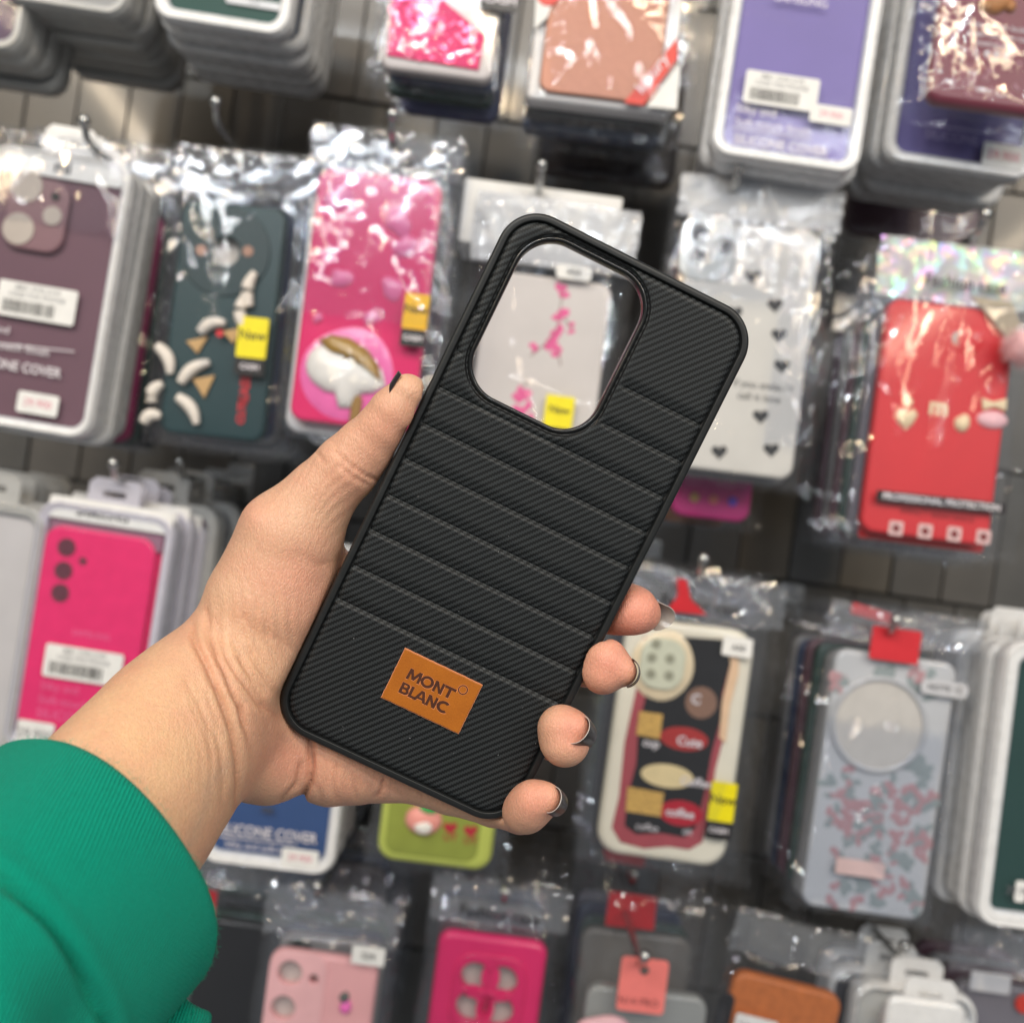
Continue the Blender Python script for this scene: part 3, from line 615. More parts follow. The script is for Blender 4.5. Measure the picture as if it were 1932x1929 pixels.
# coffee case
k = bagged('cream wavy phone case with coffee shop prints on black, right of the fingers', 1276, 1400, 246, 452, .585, (232, 226, 208), lean=8, header='Fashion case', seed=23, bag=(-30, 52, -30, 100), headh=92, r=44, bev=.004, th=.012, rough=.3)
def wav(pts): return pts
COF = mat('black coffee print', (24, 24, 28), .35, coat=.4); DUS = mat('dusty rose print', (168, 74, 84), .4, coat=.3)
k.poly('rose_panel', [(1215, 1200), (1375, 1212), (1392, 1240), (1378, 1320), (1368, 1380), (1350, 1450), (1340, 1520), (1325, 1588), (1300, 1602), (1260, 1596), (1215, 1600), (1170, 1588), (1154, 1560), (1168, 1500), (1178, 1400), (1200, 1300)], -.0006, .001, DUS, .0004)
k.poly('black_panel', [(1240, 1196), (1368, 1206), (1380, 1240), (1362, 1310), (1358, 1360), (1342, 1420), (1330, 1490), (1312, 1560), (1290, 1578), (1250, 1570), (1200, 1572), (1178, 1556), (1184, 1500), (1200, 1440), (1204, 1370), (1226, 1280)], -.0012, .001, COF, .0004)
k.poly('cream_edge', [(1366, 1200), (1394, 1215), (1392, 1270), (1376, 1330), (1368, 1400), (1356, 1390), (1362, 1320), (1378, 1250)], -.0016, .001, mat('peach edge', (232, 196, 160), .4))
k.puff('camera_ring', 1250, 1255, 62, -.0008, .0022, mat('cream ring', (232, 214, 180), .35, coat=.4), ry=66, wob=.03); k.plate('camera_island', 1248, 1250, 84, 96, 34, -.0042, .0015, mat('pale green island', (206, 208, 186), .4), .0006)
for (a, b) in ((1228, 1238), (1262, 1240), (1226, 1268), (1260, 1272), (1236, 1212)): k.disc('lens_hole', a, b, 9, -.0046, .0005, mat('moss lens', (150, 150, 130), .4))
k.disc('badge_print', 1322, 1324, 30, -.0016, .0005, mat('brown badge print', (132, 100, 84), .5)); k.text('C', 1312, 1318, 26, -.002, WPRINT, off=.6)
GD = mat('golden cup print', (204, 164, 88), .5, var=.25, scale=500)
k.poly('cup_print', [(1206, 1340), (1250, 1346), (1244, 1392), (1200, 1384)], -.0016, .0005, GD); k.poly('cup_print', [(1184, 1482), (1252, 1494), (1246, 1538), (1180, 1528)], -.0016, .0005, GD)
k.disc('oval_print', 1290, 1392, 46, -.0014, .0004, mat('brick oval print', (168, 44, 44), .45), ry=22); k.text('Cute', 1300, 1398, 24, -.002, WPRINT, off=.5)
k.disc('oval_print', 1258, 1462, 50, -.0014, .0004, mat('cream oval print', (226, 206, 158), .45), ry=22); k.text('Coffee', 1312, 1474, 22, -.002, WPRINT, off=.5); k.text('cup', 1228, 1400, 22, -.002, WPRINT, off=.5)
k.disc('oval_print', 1284, 1532, 42, -.0014, .0004, mat('scarlet oval print', (176, 18, 44), .45), ry=24); k.text('coffee', 1282, 1532, 22, -.002, WPRINT, off=.5); k.text('coffee', 1220, 1558, 18, -.002, WPRINT); k.text('ok', 1296, 1566, 18, -.002, WPRINT)
k.plate('size_sticker', 1388, 1218, 56, 36, 4, -.0046, .0004, WHITE); k.text('A50', 1390, 1220, 16, -.0051, BLACKP)
k.newtag(1360, 1508, 48, 74, -.0046)
RIB = mat('red strap ribbon', (196, 28, 40), .45)
k.poly('red_tag', [(1274, 1088), (1292, 1092), (1300, 1128), (1330, 1158), (1255, 1150), (1276, 1120)], -.006, .0008, RIB)
simple_stack(k, 5, .016, 'bagged case hanging behind the cream coffee case', 'bags behind the coffee case')
hook(1317, 1084, .58, 'the cream coffee case')

# rose patterned clear case
k = bagged('clear phone case with faded rose pattern and a large round ring', 1660, 1480, 232, 490, .595, (200, 201, 203), lean=8, header='', seed=24, bag=(-22, 44, -14, 92), amp=.003, headh=70, headmat=film_mat('hazy header film', milky=.08, gloss=1.4))
ROS = mat('faded rose print', (188, 146, 150), .4); LEA = mat('faded leaf print', (150, 160, 160), .4)
q = random.Random(11)
for i in range(230):
    px, py = q.uniform(1562, 1760), q.uniform(1262, 1712); lx, lz = k.l(px, py)
    if abs(lx) > 105 * k.s or abs(lz) > 230 * k.s or math.hypot(px - 1657, py - 1366) < 96: continue
    k.puff('rose_print' if i % 2 else 'leaf_print', px, py, q.uniform(8, 16), .0002, .0004, ROS if i % 2 else LEA, wob=.35, seed=i)
x, z = k.l(1657, 1366)
k.part('ring_holder', plate_mesh(circ(x, z, 92 * k.s, 48), (circ(x, z, 82 * k.s, 48),), -.0022, .002, .0009), mat('clear grey ring', (190, 190, 192), .15, coat=1))
k.disc('round_card', 1657, 1366, 83, -.0006, .0006, mat('warm white disc', (206, 200, 192), .5))
k.plate('price_label', 1618, 1632, 92, 30, 3, -.0048, .0004, mat('blush label', (222, 190, 186), .5))
k.plate('size_sticker', 1776, 1296, 90, 28, 12, -.0048, .0004, mat('hazy label', (200, 200, 204), .5)); k.text('NOTE 12', 1776, 1296, 16, -.0052, BLACKP)
k.plate('red_tag', 1683, 1214, 92, 62, 3, -.0055, .0008, mat('clear red tag', (206, 44, 54), .4), holes=()); k.plate('red_tag', 1655, 1160, 78, 22, 3, .01, .0008, RIB, rot=-.15)
k.film('glossy_wrap', -118, 118, -245, 120, -.006, -.002, seed=45, amp=.0028, m=FILM3, folds=True)
simple_stack(k, 5, .017, 'bagged case with cream edge behind the rose patterned one', 'bags behind the rose case')
hook(1675, 1196, .59, 'the rose patterned case')
# right edge white trays
k = tray('white tray with dark green insert at the right edge', 2000, 1490, 262, 540, .57, (20, 62, 56), lean=7, rim=30)
simple_stack(k, 5, .016, 'white tray in the fanned stack at the right edge', 'trays fanned at the right edge', jx=.004, jz=.006)
k.sticker(1924, 1680, 20, 40, -.0007, bars=False)

# ---- bottom row
k = bagged('pale pink phone case with round camera holes at the bottom', 585, 2020, 206, 440, .62, (244, 178, 178), lean=7.5, seed=25, bag=(-26, 30, -20, 120), header='', holes=((547, 1834, 25), (534, 1900, 25), (592, 1846, 10)), amp=.003, bev=.003, headh=96)
k.plate('camera_frame', 556, 1880, 110, 172, 30, -.0008, .002, mat('pale pink frame', (246, 186, 186), .4), .0008, holes=[k.hole(547, 1834, 23), k.hole(534, 1900, 23), k.hole(592, 1846, 9)])
k.puff('cherry_charm', 652, 1898, 12, 0, .004, mat('candy pink charm', (240, 110, 190), .3, coat=.6)); k.puff('silver_charm', 650, 1880, 10, 0, .003, mat('grey charm', (90, 96, 92), .3))
k.plate('size_sticker', 697, 1796, 62, 34, 3, -.005, .0004, WHITE); k.text('S24', 697, 1796, 18, -.0055, BLACKP)
simple_stack(k, 4, .018, 'bagged case hanging behind the pale pink one', 'bags behind the pale pink case')
hook(600, 1690, .62, 'the pale pink case')
k = bagged('deep pink phone case with a square of four camera holes at the bottom', 902, 2000, 208, 470, .62, (226, 26, 104), lean=7.5, seed=26, bag=(-26, 34, -20, 110), header='Fashion case', holes=((901, 1840, 30), (950, 1846, 30), (890, 1898, 30), (940, 1906, 30)), amp=.003, bev=.004, headh=96)
k.plate('camera_frame', 920, 1876, 140, 152, 40, -.001, .003, mat('deep pink frame', (220, 24, 100), .35, coat=.4), .001, holes=[k.hole(a, b, 28) for a, b in ((896, 1842), (948, 1850), (888, 1896), (940, 1906))])
simple_stack(k, 4, .018, 'bagged case hanging behind the deep pink one', 'bags behind the deep pink case')
hook(950, 1700, .62, 'the deep pink case')
k = bagged('black case in a crumpled bag between sleeve and pale pink case', 440, 1960, 190, 440, .68, (20, 20, 24), lean=8, seed=27, bag=(-30, 40, -10, 150), header='', amp=.004)
k.plate('red_tag', 398, 1700, 24, 50, 3, -.004, .0008, RIB)
simple_stack(k, 3, .02, 'black case in the deep stack beside the sleeve', 'black cases beside the sleeve')
k = bagged('crumpled clear bag with peach hang tag in the bottom row', 1200, 2060, 230, 380, .60, (150, 152, 150), lean=7, seed=28, bag=(-30, 40, -10, 190), header=None, amp=.0042)
x, z = k.l(1208, 1842)
k.part('peach_tag', plate_mesh([(x + a * k.s, z + b * k.s) for a, b in rrect(88, 100, 8)], (circ(x, z + 28 * k.s, 9 * k.s, 14),), -.011, .001), mat('peach tag', (238, 128, 122), .4)); k.text('N14 PRO', 1200, 1872, 19, -.0112, mat('brown print', (120, 60, 60), .5))
k.puff('pale_pink_edge', 1140, 1935, 55, -.004, .004, mat('blush edge', (214, 168, 176), .3), ry=26)
hook(1208, 1820, .585, 'the peach hang tag')
k = bagged('crumpled clear bag with a red hang tag deep in the bottom row', 1180, 1960, 210, 400, .67, (120, 116, 110), lean=7, seed=29, bag=(-30, 40, -10, 160), header=None, amp=.004)
k.poly('red_tag', [(1148, 1672), (1236, 1684), (1230, 1745), (1140, 1735)], -.008, .001, RIB); k.poly('red_tag', [(1142, 1620), (1226, 1632), (1222, 1655), (1150, 1642)], .02, .001, RIB)
hook(1190, 1665, .665, 'the red hang tag')
simple_stack(k, 3, .02, 'crumpled bag behind the red hang tag', 'bags behind the red hang tag')
k = bagged('brown leather look phone case in a folded bag at the bottom', 1440, 2060, 210, 420, .60, (186, 104, 50), lean=14, seed=30, bag=(-24, 30, -20, 120), header='', amp=.0036, rough=.5, casemat=mat('tan leather look', (186, 104, 50), .5, var=.2, bump=.5, scale=200), headmat=MATS['hazy header film'])
k.plate('camera_slot', 1366, 1905, 30, 70, 14, -.0012, .0012, COF, .0004); k.sticker(1420, 1935, 80, 50, -.005, bars=False)
k = tray('glossy white tray standing at the bottom right', 1726, 2140, 170, 470, .585, (232, 232, 228), lean=8, tab=True, rim=14)
k.plate('white_block', 1740, 1925, 150, 90, 22, -.004, .006, TRAYW, .003)
k = tray('off white tray behind the glossy white one at the bottom right', 1700, 2100, 236, 470, .62, (222, 220, 212), lean=8, tab=True, rim=14)
simple_stack(k, 2, .022, 'off white tray behind the glossy one at the bottom right', 'off white trays at the bottom right', jx=.008)
hook(1690, 1800, .63, 'the off white trays')
k = bagged('grey bagged case with pale sticker in the bottom right corner', 1880, 2060, 200, 400, .64, (116, 112, 120), lean=8, seed=34, bag=(-24, 30, -20, 110), header='', amp=.003, headmat=MATS['hazy header film'])
k.plate('size_sticker', 1862, 1846, 76, 36, 4, -.005, .0004, mat('hazy label', (200, 200, 204), .5)); k.disc('red_button', 1930, 1890, 18, -.003, .002, RED, .0008)
simple_stack(k, 3, .02, 'bagged case behind the grey one in the bottom right corner', 'bags in the bottom right corner')
k = bagged('taupe crumpled bag between the lime case and the row below', 640, 1760, 150, 260, .70, (98, 92, 92), lean=8, seed=35, bag=(-40, 60, -10, 60), amp=.004)
simple_stack(k, 2, .02, 'taupe crumpled bag deep on the rack below the navy cover', 'taupe bags below the navy cover')

# ================================================================ the held phone case
def rod(r):
    t = math.sqrt(sum(x * x for x in r)); return Matrix.Rotation(t, 4, Vector(r))
PC = MC @ (Matrix.Translation((0.00016, -0.0036, -0.2985)) @ rod((0.07748, 0.04364, -0.4543)))
PCi = PC.inverted()
CW, CH, CR = .079, .168, .0118
held = bpy.data.objects.new('phone_case', None); COL.objects.link(held); held.matrix_world = PC
tag(held, 'black carbon look phone case with quilted bands and brown leather patch, held in the hand', 'phone case')

def sweep(w, h, r, prof, n=14, cx=0, cy=0):
    """closed rounded-rectangle sweep; prof = list of (outward offset, z)"""
    v = []; m = None
    for off, z in prof:
        ring = rrect(w + 2 * off, h + 2 * off, r + off, n, cx, cy)
        # keep even spacing
        v += [(x, y, z) for x, y in ring]; m = len(ring)
    return v, grid_faces(len(prof), m, True)
RUB = mat('black rubber rim', (27, 29, 30), .42, var=.08, scale=300, bump=.12, spec=.45)
def arc(cx, cz, r, a0, a1, n=6): return [(cx + r * math.cos(math.radians(a0 + (a1 - a0) * i / n)), cz + r * math.sin(math.radians(a0 + (a1 - a0) * i / n))) for i in range(n + 1)]
prof = [(-.0036, -.0102), (-.0012, -.0104)] + [(-.0012, -.0104 + .0012 + 0)] [:0] + [(-.0003, -.0098), (0, -.0090), (.0, -.0022)] + arc(-.0011, -.0011 + .0, .0011, 0, 90)[1:] + arc(-.0019, -.0003, .0003, 90, 170)[0:] + [(-.0024, -.0009), (-.0027, -.0012), (-.0036, -.0013)]
v, f = sweep(CW, CH, CR, prof, 20)
f = [tuple(reversed(q)) for q in f]
link('rim', mesh_from('rim', v, f), held, RUB, 50)
# groove ledge + back shell (inside)
HX0, HX1, HY0, HY1, HR = -.0316, .0073, .0302, .0786, .0108
hcx, hcy, hw, hh = (HX0 + HX1) / 2, (HY0 + HY1) / 2, HX1 - HX0, HY1 - HY0
me = plate_mesh(rrect(CW - .004, CH - .004, CR - .002, 12), (rrect(hw + .003, hh + .003, HR + .0015, 12, hcx, hcy),), 0, .0012)
co = np.empty(len(me.vertices) * 3); me.vertices.foreach_get('co', co); co = co.reshape(-1, 3)
me.vertices.foreach_set('co', np.stack([co[:, 0], co[:, 2], -.0024 + (.0012 - co[:, 1])], 1).ravel()); me.update()
link('inner_shell', me, held, mat('black shell', (14, 14, 15), .5), None)

# quilted panel as a height field
def sd_rr(x, y, w, h, r, cx=0, cy=0):
    qx = abs(x - cx) - (w / 2 - r); qy = abs(y - cy) - (h / 2 - r)
    return np.hypot(np.maximum(qx, 0), np.maximum(qy, 0)) + np.minimum(np.maximum(qx, qy), 0) - r
st = .00040
nx = int(.0756 / st); ny = int(.1646 / .00027)
gx = np.linspace(-.0378, .0378, nx); gy = np.linspace(-.0823, .0823, ny)
X, Y = np.meshgrid(gx, gy)
dp = -sd_rr(X, Y, .0740, .1630, CR - .0025)      # inside distance to panel edge
dh = sd_rr(X, Y, hw, hh, HR, hcx, hcy)           # distance outside the hole
seams = [.0499, .0378, .0263, .0149, .0035, -.0081, -.0195, -.0311, -.0420]
edges = [.0815] + seams + [-.0815]
Hh = np.zeros_like(X)
for a, b in zip(edges[:-1], edges[1:]):
    s_ = (Y <= a) & (Y > b)
    up = a - Y; dn = Y - b
    w1 = .0013; w2 = .0036
    g = np.minimum(1, np.clip(up, 0, None) / w1); g = g * g * (3 - 2 * g)
    g2 = np.minimum(1, np.clip(dn, 0, None) / w2); g2 = .35 * np.sqrt(np.clip(1 - (1 - g2) ** 2, 0, 1)) + .65 * g2 * g2 * (3 - 2 * g2)
    if a == .0815: g = g * 0 + 1
    if b == -.0815: g2 = g2 * 0 + 1
    Hh = np.where(s_, .00066 * g * g2 - .00066 - .00028 * (np.exp(-(up / .00028) ** 2) * (a != .0815) + np.exp(-(dn / .00028) ** 2) * (b != -.0815)), Hh)
# seams stop short of the cutout, and the zone above the cutout is smooth
k1 = np.clip((dh - .0030) / .0020, 0, 1)
Hh = Hh * k1
e = np.clip(dp / .0021, 0, 1); Zp = Hh + .0002 - .0015 * (1 - np.sqrt(np.clip(1 - (1 - e) ** 2, 0, 1)))
e2 = np.clip((dh - .0012) / .0022, 0, 1); Zp -= .0009 * (1 - np.sqrt(np.clip(1 - (1 - e2) ** 2, 0, 1)))
Zp = np.where(dp < 0, Zp - .0006, Zp)
V = np.stack([X, Y, Zp], -1).reshape(-1, 3)
keep = ((dh > .0008) & (dp > -.0008)); kf = keep[:-1, :-1] & keep[1:, :-1] & keep[:-1, 1:] & keep[1:, 1:]
idx = np.arange(nx * ny).reshape(ny, nx)
Fq = np.stack([idx[:-1, :-1], idx[:-1, 1:], idx[1:, 1:], idx[1:, :-1]], -1)[kf]
used = np.zeros(nx * ny, bool); used[Fq.ravel()] = True; remap = np.cumsum(used) - 1
me = bpy.data.meshes.new('panel'); Vu = V[used]; Fu = remap[Fq]
me.vertices.add(len(Vu)); me.vertices.foreach_set('co', Vu.ravel()); me.loops.add(Fu.size); me.loops.foreach_set('vertex_index', Fu.ravel())
me.polygons.add(len(Fu)); me.polygons.foreach_set('loop_start', np.arange(0, Fu.size, 4)); me.update(calc_edges=True); me.validate()
CARB = bpy.data.materials.new('carbon weave'); CARB.use_nodes = True; nt = CARB.node_tree; L = nt.links; b = nt.nodes['Principled BSDF']
tc = nd(nt, 'ShaderNodeTexCoord'); sp = nd(nt, 'ShaderNodeSeparateXYZ'); L.new(tc.outputs['Object'], sp.inputs[0])
def mth(op, a, b_=None, c_=None):
    n = nd(nt, 'ShaderNodeMath', operation=op)
    for i, q_ in enumerate((a, b_, c_)):
        if q_ is None: continue
        if isinstance(q_, (int, float)): n.inputs[i].default_value = q_
        else: L.new(q_, n.inputs[i])
    return n.outputs[0]
cell = .00054
ix = mth('FLOOR', mth('DIVIDE', sp.outputs['X'], cell)); iy = mth('FLOOR', mth('DIVIDE', sp.outputs['Y'], cell * 1.16))
sm = mth('MODULO', mth('ADD', mth('SUBTRACT', ix, iy), 4000.0), 4.0); wv = mth('LESS_THAN', sm, 1.5)
no = nd(nt, 'ShaderNodeTexNoise'); no.inputs['Scale'].default_value = 90; no.inputs['Detail'].default_value = 5; L.new(tc.outputs['Object'], no.inputs['Vector'])
mx = nd(nt, 'ShaderNodeMix', data_type='RGBA'); mx.inputs['A'].default_value = (.0022, .0030, .0036, 1); mx.inputs['B'].default_value = (.0265, .0305, .033, 1); L.new(wv, mx.inputs['Factor']); L.new(mx.outputs['Result'], b.inputs['Base Color'])
L.new(mth('ADD', mth('MULTIPLY', wv, -.10), mth('MULTIPLY_ADD', no.outputs['Fac'], .2, .46)), b.inputs['Roughness'])
b.inputs['Specular IOR Level'].default_value = .3
fx = mth('FRACT', mth('DIVIDE', sp.outputs['X'], cell)); 
bp = nd(nt, 'ShaderNodeBump'); bp.inputs['Strength'].default_value = .35; bp.inputs['Distance'].default_value = .0001
L.new(mth('ADD', mth('MULTIPLY', wv, .6), mth('MULTIPLY', no.outputs['Fac'], .3)), bp.inputs['Height']); L.new(bp.outputs['Normal'], b.inputs['Normal'])
link('quilted_panel', me, held, CARB, 180)
# camera cutout lip
prof = [(-.0000, -.0046), (.0, -.0006), (.0002, .0001), (.0006, .0004), (.0011, .0003), (.0014, -.0002), (.0015, -.0006), (.0017, -.0006), (.0019, .0), (.0022, .0002), (.0025, -.0001), (.0027, -.0009)]
v, f = sweep(hw, hh, HR, prof, 20, hcx, hcy)
link('camera_cutout_lip', mesh_from('lip', v, f), held, mat('black gloss lip', (20, 21, 22), .25, var=.05, coat=.25), 60)
prof = [(.0, -.0046), (.0016, -.0046), (.0016, -.0024)]
v, f = sweep(hw, hh, HR, prof, 20, hcx, hcy); link('cutout_back_edge', mesh_from('lipb', v, f), held, RUB, 60)
# small side button slit on the left wall
# leather patch
LEAT = bpy.data.materials.new('tan leather'); LEAT.use_nodes = True; nt = LEAT.node_tree; L = nt.links; b = nt.nodes['Principled BSDF']
tc = nd(nt, 'ShaderNodeTexCoord'); n1 = nd(nt, 'ShaderNodeTexNoise'); n1.inputs['Scale'].default_value = 2600; n1.inputs['Detail'].default_value = 3; L.new(tc.outputs['Object'], n1.inputs['Vector'])
n2 = nd(nt, 'ShaderNodeTexNoise'); n2.inputs['Scale'].default_value = 140; L.new(tc.outputs['Object'], n2.inputs['Vector'])
ad = nd(nt, 'ShaderNodeMath', operation='ADD'); L.new(n1.outputs['Fac'], ad.inputs[0]); L.new(n2.outputs['Fac'], ad.inputs[1]); hf = nd(nt, 'ShaderNodeMath', operation='MULTIPLY', i_1=.5); L.new(ad.outputs[0], hf.inputs[0])
cr = nd(nt, 'ShaderNodeMix', data_type='RGBA'); cr.inputs['A'].default_value = (.28, .075, .004, 1); cr.inputs['B'].default_value = (.52, .165, .012, 1); L.new(hf.outputs[0], cr.inputs['Factor']); L.new(cr.outputs['Result'], b.inputs['Base Color'])
b.inputs['Roughness'].default_value = .4; bp = nd(nt, 'ShaderNodeBump'); bp.inputs['Strength'].default_value = .5; bp.inputs['Distance'].default_value = .0001; L.new(n1.outputs['Fac'], bp.inputs['Height']); L.new(bp.outputs['Normal'], b.inputs['Normal'])
px0, px1, pz0, pz1 = -.0122, .0129, -.0628, -.0467
q = random.Random(4); ring = []
cs = [(px0, pz0), (px1, pz0), (px1, pz1), (px0, pz1)]
for i in range(4):
    a, c = cs[i], cs[(i + 1) % 4]
    for t in np.linspace(0, 1, 26)[:-1]:
        ring.append((a[0] + (c[0] - a[0]) * t + q.uniform(-.00006, .00006), a[1] + (c[1] - a[1]) * t + q.uniform(-.00006, .00006)))
def topl(me, z0):     # plate in x-z/y -> lie on the case: (x, z) -> (x, y), front -> +z
    co = np.empty(len(me.vertices) * 3); me.vertices.foreach_get('co', co); co = co.reshape(-1, 3)
    me.vertices.foreach_set('co', np.stack([co[:, 0], co[:, 2], z0 - co[:, 1]], 1).ravel()); me.update(); return me
patch = link('leather_patch', topl(plate_mesh(ring, (), 0, .0011, .00022, 2), .0009), held, LEAT, 50)
EDGE = mat('raw leather edge', (226, 150, 110), .7)
link('patch_edge', topl(plate_mesh([(.00035 + (x - .00035) * 1.011, -.05475 + (y + .05475) * 1.017) for x, y in ring], (), 0, .0008), .00066), held, EDGE, None).parent = patch
STAMP = mat('burnt stamp', (72, 34, 14), .55, var=.15); HALO = mat('stamp rim', (224, 138, 84), .6)
T_ = .25
def arcp(cx, cy, rx, ry, a0, a1, n=12): return [(cx + rx * math.cos(math.radians(a0 + (a1 - a0) * i / n)), cy + ry * math.sin(math.radians(a0 + (a1 - a0) * i / n))) for i in range(n + 1)]
GLY = {'M': ([(0, 0), (T_, 0), (T_ + .02, .62), (.52, .10), (.74, .10), (1.01, .62), (1.03, 0), (1.28, 0), (1.22, 1), (.94, 1), (.63, .42), (.34, 1), (.06, 1)], []),
 'O': (arcp(.54, .5, .56, .53, 0, 352, 30), [arcp(.54, .5, .31, .29, 0, 348, 24)]),
 'N': ([(0, 0), (T_, 0), (T_, .60), (.66, 0), (.92, 0), (.92, 1), (.67, 1), (.67, .40), (.26, 1), (0, 1)], []),
 'T': ([(.38, 0), (.63, 0), (.63, .77), (1.0, .77), (1.0, 1), (0, 1), (0, .77), (.38, .77)], []),
 'B': ([(0, 0), (.52, 0)] + arcp(.52, .28, .30, .28, -85, 40, 7) + arcp(.48, .75, .28, .25, -30, 85, 7) + [(0, 1)], [[(T_, .20), (.46, .20), (.56, .24), (.58, .31), (.56, .38), (.46, .43), (T_, .43)], [(T_, .61), (.43, .61), (.52, .65), (.53, .71), (.52, .77), (.43, .81), (T_, .81)]]),
 'L': ([(0, 0), (.66, 0), (.66, .22), (T_, .22), (T_, 1), (0, 1)], []),
 'A': ([(0, 0), (.26, 0), (.34, .20), (.78, .20), (.86, 0), (1.12, 0), (.70, 1), (.42, 1)], [[(.42, .39), (.70, .39), (.56, .74)]]),
 'C': (arcp(.52, .5, .54, .53, 48, 312, 20) + arcp(.52, .5, .29, .29, 308, 52, 16), [])}
def stamp(word, x0, y0, h, adv):
    for ch, ax_, wx in zip(word, adv[0], adv[1]):
        o_, hs_ = GLY[ch]; wd_ = max(p[0] for p in o_)
        for nm, z, m, grow, dx in (('stamp_rim', .00093, HALO, .00011, .00006), ('stamped_letter', .00096, STAMP, 0, 0)):
            cxx = ax_ + wx / 2; cyy = y0 + h / 2
            f_ = lambda p, g=grow: (x0 + cxx + (p[0] / wd_ - .5) * (wx + 2 * g) + dx, cyy + (p[1] - .5) * (h + 2 * g) - dx)
            link(nm, topl(plate_mesh([f_(p) for p in o_], [[f_(p, -grow) for p in q_] for q_ in hs_], 0, .00003), z), held, m, None).parent = patch
stamp('MONT', -.00835, -.05455, .00345, ([0, .00435, .0085, .0116], [.00435, .0040, .0030, .0036]))
stamp('BLANC', -.00850, -.0592, .00345, ([0, .0030, .0047, .0086, .0119], [.0029, .0023, .0040, .0031, .0035]))
for nm, a_, b_, z, m in (('stamp_rim', .00158, .00100, .00093, HALO), ('stamped_ring', .00147, .00112, .00096, STAMP)):
    link(nm, topl(plate_mesh(circ(.0084, -.05035, a_, 36), (circ(.0084, -.05035, b_, 36),), 0, .00003), z), held, m, None).parent = patch
# dust specks
q = random.Random(8); bs = []
for i in range(22):
    x, y = q.uniform(-.035, .035), q.uniform(-.078, .028); a = q.uniform(.00005, .00012); bs.append((x - a, y - a * .6, .0001, x + a, y + a, .00028))
o = link('dust_specks', boxes_mesh(bs), held, mat('dust', (150, 152, 155), .8), None); o['kind'] = 'stuff'

# ================================================================ the hand (one continuous surface from a distance field)
def cp(px, py, d, r): p = C3(px, py, d); return (p.x, p.y, p.z, r / F * d)
k12 = .0032
CHAINS = [   # (k, [control points])
 (.010, [(150, 1500, .262, 112), (300, 1355, .284, 104), (425, 1238, .303, 92)]),
 (.014, [(215, 1665, .262, 118), (280, 1560, .275, 112), (347, 1465, .292, 104)]),
 (.016, [(200, 1570, .262, 130), (360, 1370, .292, 120)]),
 (.006, [(769, 741, .2955, 36), (744, 776, .297, 46), (722, 808, .2985, 49), (690, 845, .301, 56), (656, 880, .302, 61), (604, 935, .304, 66), (547, 1006, .305, 80), (484, 1140, .305, 89), (456, 1212, .305, 84)]),
 (.011, [(548, 1030, .3080, 84), (525, 1130, .3105, 104), (495, 1290, .3160, 94)]),
 (.010, [(600, 1130, .322, 92), (590, 1270, .325, 96)]),
 (.008, [(590, 1090, .313, 46), (700, 1125, .326, 54), (820, 1090, .335, 60)]),
 (.012, [(440, 1300, .306, 105), (458, 1400, .3125, 90)]),
 (.0045, [(488, 1395, .3150, 88), (506, 1426, .3160, 90)]),
 (.0022, [(600, 1400, .3235, 70), (628, 1438, .3215, 79), (650, 1440, .3225, 72)]),
 (.0030, [(690, 1444, .3230, 66), (708, 1446, .3235, 62)]),
 (.010, [(660, 1330, .329, 110), (760, 1300, .332, 110)]),
 (.010, [(600, 1350, .327, 100), (700, 1390, .328, 90)]),
 (.012, [(760, 1200, .335, 100), (860, 1260, .338, 100), (820, 1340, .336, 90)]),
 (.004, [(735, 1438, .324, 62), (760, 1455, .323, 54), (850, 1492, .322, 42), (930, 1520, .318, 37), (982, 1530, .309, 40), (1001, 1518, .301, 41)]),
 (.004, [(990, 1532, .302, 36), (1008, 1508, .2975, 35)]),
 (.003, [(1034, 1504, .2960, 25), (1034, 1508, .306, 27)]),
 (.003, [(850, 1330, .336, 70), (960, 1340, .330, 50), (1040, 1385, .316, 46), (1062, 1378, .302, 43)]),
 (.004, [(1058, 1372, .2985, 40), (1066, 1400, .2985, 46)]),
 (.002, [(1084, 1372, .2965, 29), (1088, 1378, .306, 33)]),
 (.003, [(880, 1200, .338, 70), (1020, 1200, .328, 52), (1108, 1252, .317, 42), (1138, 1256, .305, 42)]),
 (.003, [(1144, 1246, .302, 42), (1138, 1268, .302, 41)]),
 (.002, [(1174, 1264, .3000, 27), (1172, 1266, .308, 30)]),
 (.003, [(860, 1080, .338, 70), (1020, 1080, .332, 54), (1130, 1140, .320, 46), (1180, 1146, .3125, 45)]),
 (.003, [(1160, 1149, .315, 47), (1196, 1152, .311, 44)]),
 (.003, [(1208, 1154, .3120, 34), (1216, 1158, .3125, 29)]),
]
CS = []
for kk, pts in CHAINS:
    P = [cp(*p) for p in pts]; CS.append((kk, P))
allp = np.array([p for _, P in CS for p in P])
lo = (allp[:, :3] - allp[:, 3:4]).min(0) - .006; hi = (allp[:, :3] + allp[:, 3:4]).max(0) + .006
def seg(p, a, ra, b, rb):
    ab = b - a; t = np.clip(((p - a) @ ab) / (ab @ ab), 0, 1)
    return np.linalg.norm(p - a - t[:, None] * ab, axis=1) - (ra + (rb - ra) * t)
M4 = np.array(PCi @ MC); 
